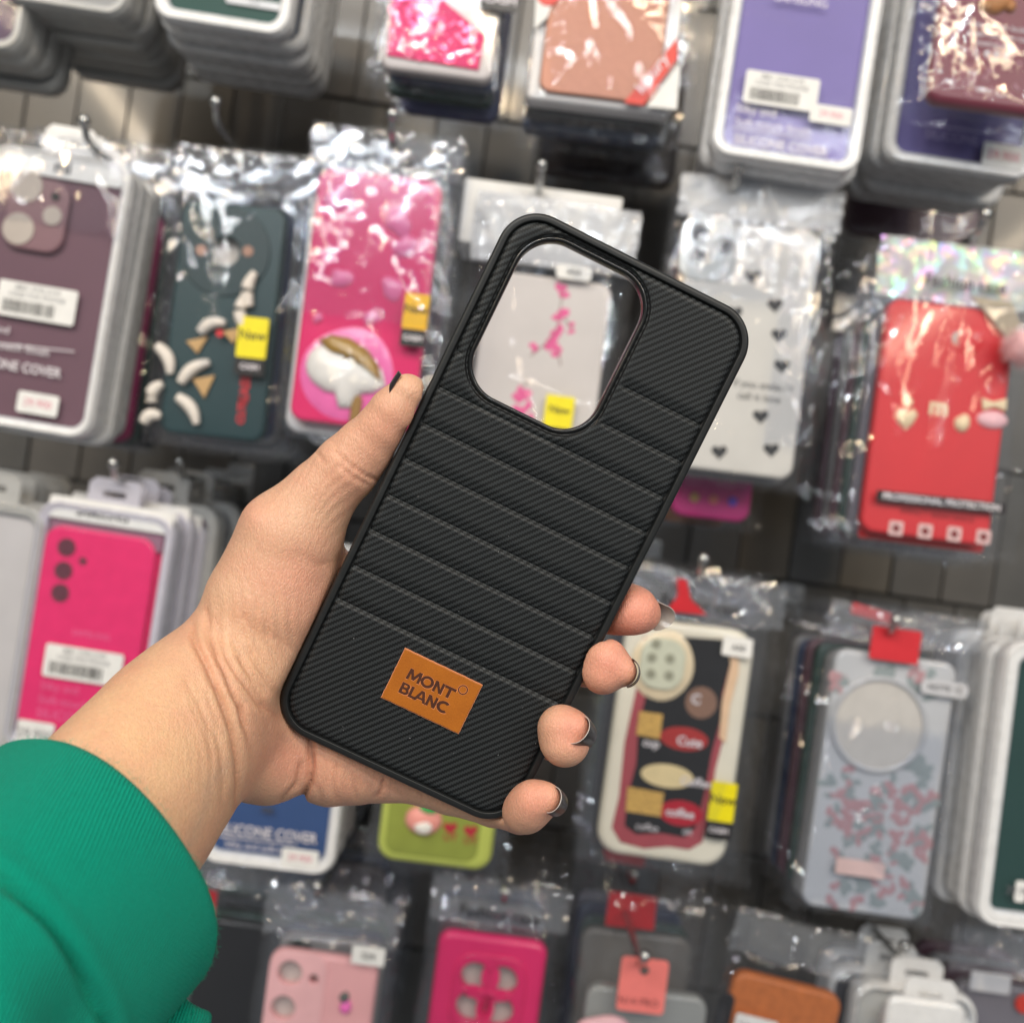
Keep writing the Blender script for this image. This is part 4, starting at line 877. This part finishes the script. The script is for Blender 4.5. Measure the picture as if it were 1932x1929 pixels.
def field(p):
    f = None
    for kk, P in CS:
        c = None
        for a, b_ in zip(P[:-1], P[1:]):
            d = seg(p, np.array(a[:3]), a[3], np.array(b_[:3]), b_[3])
            c = d if c is None else (lambda h: np.minimum(c, d) - h * h * .0015 / 4)(np.maximum(.0015 - abs(c - d), 0) / .0015)
        if f is None: f = c
        else:
            h = np.maximum(kk - abs(f - c), 0) / kk; f = np.minimum(f, c) - h * h * kk / 4
    # leave room for the held case: flesh presses against it, never through it
    q_ = p @ M4[:3, :3].T + M4[:3, 3]
    dxy = sd_rr(q_[:, 0], q_[:, 1], CW + .0006, CH + .0006, CR + .0003); zf = .0007 + .012 * np.clip((-q_[:, 0] - .002) / .012, 0, 1) * np.clip((.012 - q_[:, 1]) / .02, 0, 1); dz = np.maximum(q_[:, 2] - zf, -.0107 - q_[:, 2])
    box = np.minimum(np.maximum(dxy, dz), 0) + np.hypot(np.maximum(dxy, 0), np.maximum(dz, 0))
    kk = .0022; h = np.maximum(kk - abs(f + box), 0) / kk
    return np.maximum(f, -box) + h * h * kk / 4
H = .00075; N8 = 4
dims = (np.ceil((hi - lo) / H / N8).astype(int) + 1) * N8
cdim = dims // N8
gc = np.stack(np.meshgrid(*[np.arange(n) for n in cdim], indexing='ij'), -1).reshape(-1, 3)
cc = lo + (gc + .5) * H * N8 - H / 2
fc = field(cc); near = abs(fc) < H * N8 * 1.3 + .002
Fg = np.repeat(np.repeat(np.repeat(fc.reshape(cdim), N8, 0), N8, 1), N8, 2).astype(np.float32)
blk = gc[near]; off = np.stack(np.meshgrid(*[np.arange(N8)] * 3, indexing='ij'), -1).reshape(-1, 3)
ids = (blk[:, None, :] * N8 + off[None]).reshape(-1, 3)
for s0 in range(0, len(ids), 400000):
    q_ = ids[s0:s0 + 400000]; Fg[q_[:, 0], q_[:, 1], q_[:, 2]] = field(lo + q_ * H)
# surface nets
S = Fg < 0
c8 = [(i, j, k_) for i in (0, 1) for j in (0, 1) for k_ in (0, 1)]
nX, nY, nZ = [d - 1 for d in dims]
cnt = sum(S[i:i + nX, j:j + nY, k_:k_ + nZ].astype(np.int8) for i, j, k_ in c8)
act = np.argwhere((cnt > 0) & (cnt < 8)); vid = -np.ones((nX, nY, nZ), np.int32); vid[act[:, 0], act[:, 1], act[:, 2]] = np.arange(len(act))
acc = np.zeros((len(act), 3)); num = np.zeros(len(act))
for a in range(8):
    for b_ in range(a + 1, 8):
        A, B = np.array(c8[a]), np.array(c8[b_])
        if abs(A - B).sum() != 1: continue
        fa = Fg[tuple((act + A).T)]; fb = Fg[tuple((act + B).T)]; mk = (fa < 0) != (fb < 0)
        t = np.where(mk, fa / np.where(mk, fa - fb, 1), 0)
        acc += np.where(mk[:, None], A + t[:, None] * (B - A), 0); num += mk
HV = lo + (act + acc / num[:, None]) * H
faces = []
for ax in range(3):
    e_ = [0, 0, 0]; e_[ax] = 1; u_, v_ = [(1, 2), (2, 0), (0, 1)][ax]
    s1 = S[:dims[0] - e_[0], :dims[1] - e_[1], :dims[2] - e_[2]]; s2 = S[e_[0]:, e_[1]:, e_[2]:]
    ed = np.argwhere(s1 != s2)
    ok = (ed[:, u_] > 0) & (ed[:, v_] > 0) & (ed[:, 0] < nX) & (ed[:, 1] < nY) & (ed[:, 2] < nZ); ed = ed[ok]
    du = np.zeros(3, int); du[u_] = 1; dv = np.zeros(3, int); dv[v_] = 1
    q4 = [vid[tuple((ed - du - dv).T)], vid[tuple((ed - dv).T)], vid[tuple(ed.T)], vid[tuple((ed - du).T)]]
    q4 = np.stack(q4, 1); flip = ~S[ed[:, 0], ed[:, 1], ed[:, 2]]; q4[flip] = q4[flip][:, ::-1]; faces.append(q4)
HF = np.concatenate(faces); HF = HF[(HF >= 0).all(1)]
def relax(V, Fq, it, lam=.5):
    E_ = np.concatenate([Fq[:, [0, 1]], Fq[:, [1, 2]], Fq[:, [2, 3]], Fq[:, [3, 0]]]); E_ = np.concatenate([E_, E_[:, ::-1]])
    deg = np.bincount(E_[:, 0], minlength=len(V))[:, None]
    for _ in range(it):
        for l_ in (lam, -lam * 1.02):
            s = np.stack([np.bincount(E_[:, 0], V[E_[:, 1], c_], minlength=len(V)) for c_ in range(3)], 1) / np.maximum(deg, 1)
            V = V + l_ * (s - V)
    return V
HV = relax(HV, HF, 3)
eps = .0004
nrm = np.stack([field(HV + np.eye(3)[c_] * eps) - field(HV - np.eye(3)[c_] * eps) for c_ in range(3)], 1); nrm /= np.linalg.norm(nrm, axis=1)[:, None] + 1e-9
PX = CX + F * HV[:, 0] / -HV[:, 2]; PY = CY - F * HV[:, 1] / -HV[:, 2]
facing = np.clip(nrm[:, 2] * 1.6 + .25, 0, 1)
def pdist(pts):
    best = np.full(len(PX), 1e9); tt = np.zeros(len(PX)); n = len(pts) - 1
    for i, (a, b_) in enumerate(zip(pts[:-1], pts[1:])):
        a = np.array(a, float); b2 = np.array(b_, float); ab = b2 - a
        t = np.clip(((PX - a[0]) * ab[0] + (PY - a[1]) * ab[1]) / (ab @ ab), 0, 1)
        sd = ab[0] * (PY - a[1]) - ab[1] * (PX - a[0])
        d = np.hypot(PX - a[0] - t * ab[0], PY - a[1] - t * ab[1]); m_ = d < best
        best = np.where(m_, d, best); tt = np.where(m_, (i + t) / n, tt)
    return best, tt
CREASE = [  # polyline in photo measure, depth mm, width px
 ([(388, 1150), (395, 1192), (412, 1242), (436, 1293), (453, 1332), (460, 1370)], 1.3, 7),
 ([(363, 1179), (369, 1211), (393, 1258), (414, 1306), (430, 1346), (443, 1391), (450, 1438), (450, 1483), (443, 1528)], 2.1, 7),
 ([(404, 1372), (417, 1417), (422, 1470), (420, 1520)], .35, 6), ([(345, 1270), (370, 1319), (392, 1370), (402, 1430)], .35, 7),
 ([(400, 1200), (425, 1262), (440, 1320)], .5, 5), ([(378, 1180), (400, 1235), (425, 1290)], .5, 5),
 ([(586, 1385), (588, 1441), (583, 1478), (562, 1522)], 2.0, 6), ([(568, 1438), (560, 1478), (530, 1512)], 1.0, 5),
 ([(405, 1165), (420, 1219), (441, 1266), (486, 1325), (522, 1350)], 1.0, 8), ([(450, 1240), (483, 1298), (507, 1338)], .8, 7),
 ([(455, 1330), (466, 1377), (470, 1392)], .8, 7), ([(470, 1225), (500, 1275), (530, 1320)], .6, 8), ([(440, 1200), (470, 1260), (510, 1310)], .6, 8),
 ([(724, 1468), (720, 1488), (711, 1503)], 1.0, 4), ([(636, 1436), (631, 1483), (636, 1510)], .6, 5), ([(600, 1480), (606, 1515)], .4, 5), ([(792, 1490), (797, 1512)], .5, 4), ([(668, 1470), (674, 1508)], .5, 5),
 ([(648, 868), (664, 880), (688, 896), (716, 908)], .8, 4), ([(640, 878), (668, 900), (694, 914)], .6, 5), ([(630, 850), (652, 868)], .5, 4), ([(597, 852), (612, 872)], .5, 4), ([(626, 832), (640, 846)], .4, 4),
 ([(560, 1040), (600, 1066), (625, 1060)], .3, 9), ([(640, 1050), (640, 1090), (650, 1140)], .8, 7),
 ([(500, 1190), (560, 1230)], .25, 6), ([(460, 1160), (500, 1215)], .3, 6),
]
dsp = np.zeros(len(PX))
for pts, dep, wd in CREASE:
    d, t = pdist(pts); dsp -= dep * .001 * np.exp(-d / (wd * .75)) * np.clip(np.sin(PI * (.08 + .84 * t)) * 2, 0, 1)
    dsp += dep * .00022 * np.exp(-((d - wd * 2.1) / (wd * 1.3)) ** 2) * np.clip(np.sin(PI * t) * 2, 0, 1)
# fan of skin folds over the thumb base
ang = PY - 1180 + (PX - 500) * .0
fold = np.sin((PX * .93 - PY * .37 + 14 * np.sin(PY / 37.0)) * .30) * np.exp(-(((PX - 490) / 85) ** 2 + ((PY - 1230) / 105) ** 2))
dsp += fold * .00026 + .00010 * np.sin((PX * .80 + PY * .60 + 9 * np.sin(PX / 23.0)) * .42) * np.exp(-(((PX - 600) / 80) ** 2 + ((PY - 930) / 90) ** 2)) + .00009 * np.sin((PX * .97 - PY * .22 + 8 * np.sin(PY / 29.0)) * .36) * np.exp(-(((PX - 400) / 45) ** 2 + ((PY - 1360) / 150) ** 2))
dsp += .0009 * np.exp(-(((PX - 480) / 30) ** 2 + ((PY - 975) / 34) ** 2)) - .0004 * np.exp(-(((PX - 535) / 45) ** 2 + ((PY - 1062) / 30) ** 2))
HV2 = HV + nrm * (dsp * facing)[:, None]
HW = HV2 @ np.array(MC.to_3x3()).T + np.array(CAMPOS)
me = bpy.data.meshes.new('hand'); me.vertices.add(len(HW)); me.vertices.foreach_set('co', HW.ravel()); me.loops.add(HF.size); me.loops.foreach_set('vertex_index', HF.ravel().astype(np.int32))
me.polygons.add(len(HF)); me.polygons.foreach_set('loop_start', np.arange(0, HF.size, 4)); me.update(calc_edges=True); me.validate()
def bl(x, y, r, ry=None): return np.exp(-(((PX - x) / r) ** 2 + ((PY - y) / (ry or r)) ** 2))
pink = 1.35 * bl(1205, 1150, 60) + .9 * bl(1150, 1260, 60) + .9 * bl(1085, 1378, 50) + .8 * bl(1010, 1510, 55) + .55 * bl(535, 1430, 62, 60) + .30 * bl(590, 1150, 85, 110) + .42 * bl(735, 815, 70) + .35 * bl(660, 900, 60) + .35 * bl(700, 1460, 120, 60) + .3 * bl(560, 1080, 70, 60) + .3 * bl(480, 970, 40, 40)
yel = .9 * bl(260, 1420, 170, 220) + .25 * bl(470, 1240, 70, 90)
sh = 1.0 * np.zeros(len(PX))
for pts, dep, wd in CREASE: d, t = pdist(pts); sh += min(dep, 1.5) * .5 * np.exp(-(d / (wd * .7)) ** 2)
vein = .5 * np.exp(-(pdist([(430, 1440), (395, 1480), (385, 1530), (350, 1600)])[0] / 12) ** 2)
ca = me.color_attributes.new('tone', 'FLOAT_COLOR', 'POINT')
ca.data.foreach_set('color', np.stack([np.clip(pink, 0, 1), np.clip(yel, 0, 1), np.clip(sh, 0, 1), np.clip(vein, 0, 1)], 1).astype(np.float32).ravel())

SK = bpy.data.materials.new('skin'); SK.use_nodes = True; nt = SK.node_tree; L = nt.links; b = nt.nodes['Principled BSDF']
at = nd(nt, 'ShaderNodeAttribute', attribute_name='tone'); sc_ = nd(nt, 'ShaderNodeSeparateColor'); L.new(at.outputs['Color'], sc_.inputs[0])
tc = nd(nt, 'ShaderNodeTexCoord')
def mixc(a, bcol, fac):
    m = nd(nt, 'ShaderNodeMix', data_type='RGBA')
    if isinstance(a, tuple): m.inputs['A'].default_value = (*a, 1)
    else: L.new(a, m.inputs['A'])
    m.inputs['B'].default_value = (*bcol, 1)
    if isinstance(fac, float): m.inputs['Factor'].default_value = fac
    else: L.new(fac, m.inputs['Factor'])
    return m.outputs['Result']
nb = nd(nt, 'ShaderNodeTexNoise'); nb.inputs['Scale'].default_value = 75; nb.inputs['Detail'].default_value = 5; nb.inputs['Roughness'].default_value = .62; L.new(tc.outputs['Object'], nb.inputs['Vector'])
base = mixc((.70, .42, .275), (.75, .455, .25), sc_.outputs[1]); base = mixc(base, (.77, .30, .22), mth('MULTIPLY', sc_.outputs[0], .85))
mr = nd(nt, 'ShaderNodeMapRange'); mr.inputs['From Min'].default_value = .42; mr.inputs['From Max'].default_value = .72; mr.inputs['To Max'].default_value = .5; L.new(nb.outputs['Fac'], mr.inputs['Value'])
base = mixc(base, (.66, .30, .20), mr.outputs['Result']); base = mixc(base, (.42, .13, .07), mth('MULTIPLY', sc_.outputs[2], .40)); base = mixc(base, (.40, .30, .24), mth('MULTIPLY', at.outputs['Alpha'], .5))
n3 = nd(nt, 'ShaderNodeTexNoise'); n3.inputs['Scale'].default_value = 1100; n3.inputs['Detail'].default_value = 3; L.new(tc.outputs['Object'], n3.inputs['Vector'])
m3 = nd(nt, 'ShaderNodeMix', data_type='RGBA', blend_type='MULTIPLY'); m3.inputs['Factor'].default_value = .55; L.new(base, m3.inputs['A'])
r3 = nd(nt, 'ShaderNodeMapRange'); r3.inputs['To Min'].default_value = .72; r3.inputs['To Max'].default_value = 1.28; L.new(n3.outputs['Fac'], r3.inputs['Value']); L.new(r3.outputs['Result'], m3.inputs['B']); L.new(m3.outputs['Result'], b.inputs['Base Color'])
b.inputs['Roughness'].default_value = .42; b.inputs['Subsurface Weight'].default_value = .22; b.inputs['Subsurface Radius'].default_value = (.0036, .0014, .0007); b.inputs['Subsurface Scale'].default_value = 1.0; b.inputs['Specular IOR Level'].default_value = .42
# fine skin lines: cells + stretched noise
mp = nd(nt, 'ShaderNodeMapping'); mp.inputs['Rotation'].default_value = (0, math.radians(-35), 0); mp.inputs['Scale'].default_value = (1, 1, .35); L.new(tc.outputs['Object'], mp.inputs['Vector'])
n4 = nd(nt, 'ShaderNodeTexNoise'); n4.inputs['Scale'].default_value = 1300; n4.inputs['Detail'].default_value = 3; n4.inputs['Distortion'].default_value = .6; L.new(mp.outputs[0], n4.inputs['Vector'])
vo = nd(nt, 'ShaderNodeTexVoronoi', feature='DISTANCE_TO_EDGE'); vo.inputs['Scale'].default_value = 1500; L.new(mp.outputs[0], vo.inputs['Vector'])
hgt = mth('ADD', mth('MULTIPLY', n4.outputs['Fac'], 1.0), mth('MINIMUM', mth('MULTIPLY', vo.outputs['Distance'], 2.5), .5))
bp = nd(nt, 'ShaderNodeBump'); bp.inputs['Strength'].default_value = .6; bp.inputs['Distance'].default_value = .00027; L.new(hgt, bp.inputs['Height']); L.new(bp.outputs['Normal'], b.inputs['Normal'])

person = bpy.data.objects.new('person', None); COL.objects.link(person); person.location = W3(400, 1350, .30)
tag(person, 'left hand with dark nails in a green sleeve holding the black phone case', 'person')
bpy.context.view_layer.update()
def toperson(me): me.transform(Matrix.Translation(-person.location)); return me
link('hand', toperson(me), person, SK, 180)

# nails: curved shells
POL = mat('charcoal nail polish', (30, 27, 29), .35, var=.3, scale=1500, coat=.3, bump=.2); UND = mat('nail underside', (168, 160, 152), .25, coat=.6); EDG = mat('nail free edge', (196, 186, 180), .4)
DED = mat('dark nail edge', (70, 60, 58), .3)
def nail(px, py, d, axis, mid, rad, span, length, th=.00022, taper=.12, ed=None):
    """partial tube shell: tip ring at the given point, running back along -axis"""
    c0 = C3(px, py, d); a = Vector(axis).normalized(); m_ = Vector(mid); m_ = (m_ - a * m_.dot(a)).normalized(); s_ = a.cross(m_).normalized()
    nu, nv = 22, 12; r = rad / F * d
    def pt(i, j, rr):
        t = j / (nv - 1); an = math.radians(span) * (i / (nu - 1) - .5)
        prof_ = 1 - taper * (t - .5) ** 2
        tip = .18 * length * (1 - math.cos(an * 1.3)) if t > .5 else 0
        return c0 + a * (-(1 - t) * length - tip * (t - .5) * 2) + (m_ * math.cos(an) + s_ * math.sin(an)) * rr * prof_ + m_ * (-.06 * r * (1 - t))
    vo_ = [pt(i, j, r) for j in range(nv) for i in range(nu)]; vi = [pt(i, j, r - th) for j in range(nv) for i in range(nu)]
    g = grid_faces(nv, nu); n = nu * nv
    M3 = lambda vv: [(MC @ p) - person.location for p in vv]
    V_ = M3(vo_ + vi); fo = g; fi = [tuple(x_ + n for x_ in reversed(q_)) for q_ in g]
    tipf = [((nv - 1) * nu + i, (nv - 1) * nu + i + 1, n + (nv - 1) * nu + i + 1, n + (nv - 1) * nu + i) for i in range(nu - 1)]
    sf = []
    for j in range(nv - 1):
        sf += [(j * nu, (j + 1) * nu, n + (j + 1) * nu, n + j * nu), (j * nu + nu - 1, (j + 1) * nu + nu - 1, n + (j + 1) * nu + nu - 1, n + j * nu + nu - 1)]
    me = mesh_from('nail', V_, fo + fi + tipf + sf); me.materials.append(POL); me.materials.append(UND); me.materials.append(ed)
    for i, p in enumerate(me.polygons): p.material_index = 0 if i < len(fo) else (1 if i < len(fo) + len(fi) else 2); p.use_smooth = True
    me.set_sharp_from_angle(angle=math.radians(40))
    o = bpy.data.objects.new('fingernail', me); COL.objects.link(o); o.parent = person
nail(1083, 1370, .2915, (-.36, .52, 1), (.88, -.60, 0), 31, 170, .010, ed=EDG)
nail(1177, 1265, .2965, (-.20, .24, 1), (.97, -.22, 0), 30, 140, .0085, ed=DED)
nail(1034, 1504, .2915, (-.30, .48, 1), (.93, -.35, 0), 27, 165, .0095, ed=EDG)
nail(1267, 1176, .3100, (.84, -.36, .26), (.30, .20, -.93), 29, 160, .016, ed=EDG)
nail(787, 722, .2955, (.55, .84, .0), (-.84, .55, -.05), 43, 95, .0092, ed=DED)

# ================================================================ sleeve: a loose tube of green twill round the forearm
GR = bpy.data.materials.new('green twill'); GR.use_nodes = True; nt = GR.node_tree; L = nt.links; b = nt.nodes['Principled BSDF']
uv = nd(nt, 'ShaderNodeUVMap'); uv.uv_map = 'weave'
sp = nd(nt, 'ShaderNodeSeparateXYZ'); L.new(uv.outputs[0], sp.inputs[0])
tcg = nd(nt, 'ShaderNodeTexCoord')
nz = nd(nt, 'ShaderNodeTexNoise'); nz.inputs['Scale'].default_value = 1400; nz.inputs['Detail'].default_value = 3; L.new(tcg.outputs['Object'], nz.inputs['Vector'])
nz2 = nd(nt, 'ShaderNodeTexNoise'); nz2.inputs['Scale'].default_value = 60; nz2.inputs['Detail'].default_value = 4; L.new(tcg.outputs['Object'], nz2.inputs['Vector'])
rib = mth('SINE', mth('ADD', mth('MULTIPLY', sp.outputs['X'], 2 * PI / .00098), mth('MULTIPLY', nz2.outputs['Fac'], 7.0)))
rib = mth('MULTIPLY_ADD', rib, .5, .5)
crs = mth('MULTIPLY_ADD', mth('SINE', mth('ADD', mth('MULTIPLY', sp.outputs['Y'], 2 * PI / .0009), mth('MULTIPLY', sp.outputs['X'], 2 * PI / .0018))), .5, .5)
hg = mth('ADD', mth('MULTIPLY', rib, 1.0), mth('ADD', mth('MULTIPLY', crs, .3), mth('MULTIPLY', nz.outputs['Fac'], .6)))
cg = nd(nt, 'ShaderNodeMix', data_type='RGBA'); cg.inputs['A'].default_value = (.0, .10, .07, 1); cg.inputs['B'].default_value = (.0, .41, .27, 1); L.new(mth('MULTIPLY', hg, .62), cg.inputs['Factor']); L.new(cg.outputs['Result'], b.inputs['Base Color'])
b.inputs['Roughness'].default_value = .85; b.inputs['Sheen Weight'].default_value = .15; b.inputs['Sheen Tint'].default_value = (.3, .9, .7, 1); b.inputs['Specular IOR Level'].default_value = .15
bp = nd(nt, 'ShaderNodeBump'); bp.inputs['Strength'].default_value = 1.0; bp.inputs['Distance'].default_value = .0004; L.new(hg, bp.inputs['Height']); L.new(bp.outputs['Normal'], b.inputs['Normal'])

def tube_sleeve(name, c0, c1, R0, R1, flat, nrings, nseg, thick=.0016, seam=None, folds=True, a_rng=(0, 2 * PI)):
    c0 = Vector(c0); c1 = Vector(c1); ax = (c1 - c0).normalized(); length = (c1 - c0).length
    n1 = Vector((0, 0, 1)); n1 = (n1 - ax * n1.dot(ax)).normalized(); n2 = ax.cross(n1).normalized()
    v = []; uvs = []
    for j in range(nrings):
        t = j / (nrings - 1); R = R0 + (R1 - R0) * t; c = c0 + ax * length * t
        lip = min(1, t * length / .0016)
        for i in range(nseg):
            a = 2 * PI * i / nseg
            rr = R * (1 + .03 * math.sin(2 * a + .8) + .018 * math.sin(3 * a + 1.1 + 2 * t) + .012 * math.sin(5 * a + 4 * t))
            s_ = t * length
            rr -= .0011 * math.sqrt(max(0, 1 - lip * (2 - lip)))
            if seam:
                rr += -.0030 * math.exp(-((s_ - seam) / .0009) ** 2) + .0008 * math.exp(-((s_ - seam + .0035) / .0022) ** 2)
                if s_ > seam: rr += .0017 * math.sin(a * 7 + s_ * 60) * math.exp(-(s_ - seam) / .03) + .0022 * math.sin(a * 3 + s_ * 140 + 1) * min(1, (s_ - seam) / .015)
            p = c + (n1 * math.cos(a) * flat[0] + n2 * math.sin(a) * flat[1]) * rr + ax * .0008 * math.sin(3 * a + 1)
            v.append(p); uvs.append((a * R0, s_))
    # turned-in hem
    for (dr, ds) in ((.0018, -.0002), (.0030, .002), (.0034, .012)):
        for i in range(nseg):
            a = 2 * PI * i / nseg
            rr = R0 * (1 + .03 * math.sin(2 * a + .8) + .018 * math.sin(3 * a + 1.1) + .012 * math.sin(5 * a)) - .0011 - dr
            v.append(c0 + ax * ds + (n1 * math.cos(a) * flat[0] + n2 * math.sin(a) * flat[1]) * rr + ax * .0008 * math.sin(3 * a + 1)); uvs.append((a * R0, ds))
    f = grid_faces(nrings, nseg, True); o_ = nrings * nseg
    for a_, b_ in ((0, o_), (o_, o_ + nseg), (o_ + nseg, o_ + 2 * nseg)):
        for i in range(nseg): i2 = (i + 1) % nseg; f.append((a_ + i, b_ + i, b_ + i2, a_ + i2))
    M3 = [(MC @ Vector(p)) - person.location for p in v]
    me = mesh_from(name, M3, f); ul = me.uv_layers.new(name='weave'); per = 2 * PI * R0
    for p in me.polygons:
        us = [uvs[me.loops[li].vertex_index][0] for li in p.loop_indices]; wrapf = max(us) - min(us) > per / 2
        for li in p.loop_indices:
            u, w_ = uvs[me.loops[li].vertex_index]
            if wrapf and u < per / 2: u += per
            ul.data[li].uv = (u + w_ * .42, w_)
    return link(name, me, person, GR, 70)
ca_ = C3(186, 1634, .262); cb_ = ca_ + Vector((-.43, -.39, .815)).normalized() * .15
tube_sleeve('sleeve', ca_, cb_, .0390, .046, (1.0, 1.03), 160, 160, seam=.036)
q = random.Random(12); v = []; f = []; ax_ = (cb_ - ca_).normalized(); n1_ = Vector((0, 0, 1)); n1_ = (n1_ - ax_ * n1_.dot(ax_)).normalized(); n2_ = ax_.cross(n1_).normalized()
for i in range(9000):
    a = q.uniform(0, 2 * PI); t = q.random() ** 1.6; s_ = t * .12 - .0002; R_ = .0390 + .007 * s_ / .15
    rr = R_ * (1 + .03 * math.sin(2 * a + .8) + .018 * math.sin(3 * a + 1.1 + 2 * s_ / .15) + .012 * math.sin(5 * a + 4 * s_ / .15)) - .0004
    if s_ > .03 and s_ < .04: continue
    d = n1_ * math.cos(a) + n2_ * math.sin(a) * 1.03; p = ca_ + ax_ * s_ + d * rr
    dr = (d.normalized() * q.uniform(.2, 1) + Vector((q.gauss(0, 1), q.gauss(0, 1), q.gauss(0, 1))) * .6).normalized(); ln_ = q.uniform(.0006, .0016); sd_ = dr.cross(Vector((0, 0, 1))).normalized() * .00004
    b_ = len(v); m_ = p + dr * ln_ * .6; e_ = p + (dr + Vector((q.gauss(0, .4), q.gauss(0, .4), 0))).normalized() * ln_
    v += [p - sd_, p + sd_, m_ + sd_ * .8, m_ - sd_ * .8, e_]; f += [(b_, b_ + 1, b_ + 2, b_ + 3), (b_ + 3, b_ + 2, b_ + 4)]
o = link('lint_fibres', mesh_from('fibres', [(MC @ p) - person.location for p in v], f), person, mat('green lint', (10, 150, 118), .9), None); o['kind'] = 'stuff'
c2_ = C3(362, 1905, .262); tube_sleeve('sleeve_fold', c2_, c2_ + Vector((-.43, -.55, .7)).normalized() * .05, .0085, .012, (1.0, .8), 30, 40)
print('HAND', len(HW), 'meshes', len(bpy.data.meshes), 'objects', len(bpy.data.objects))
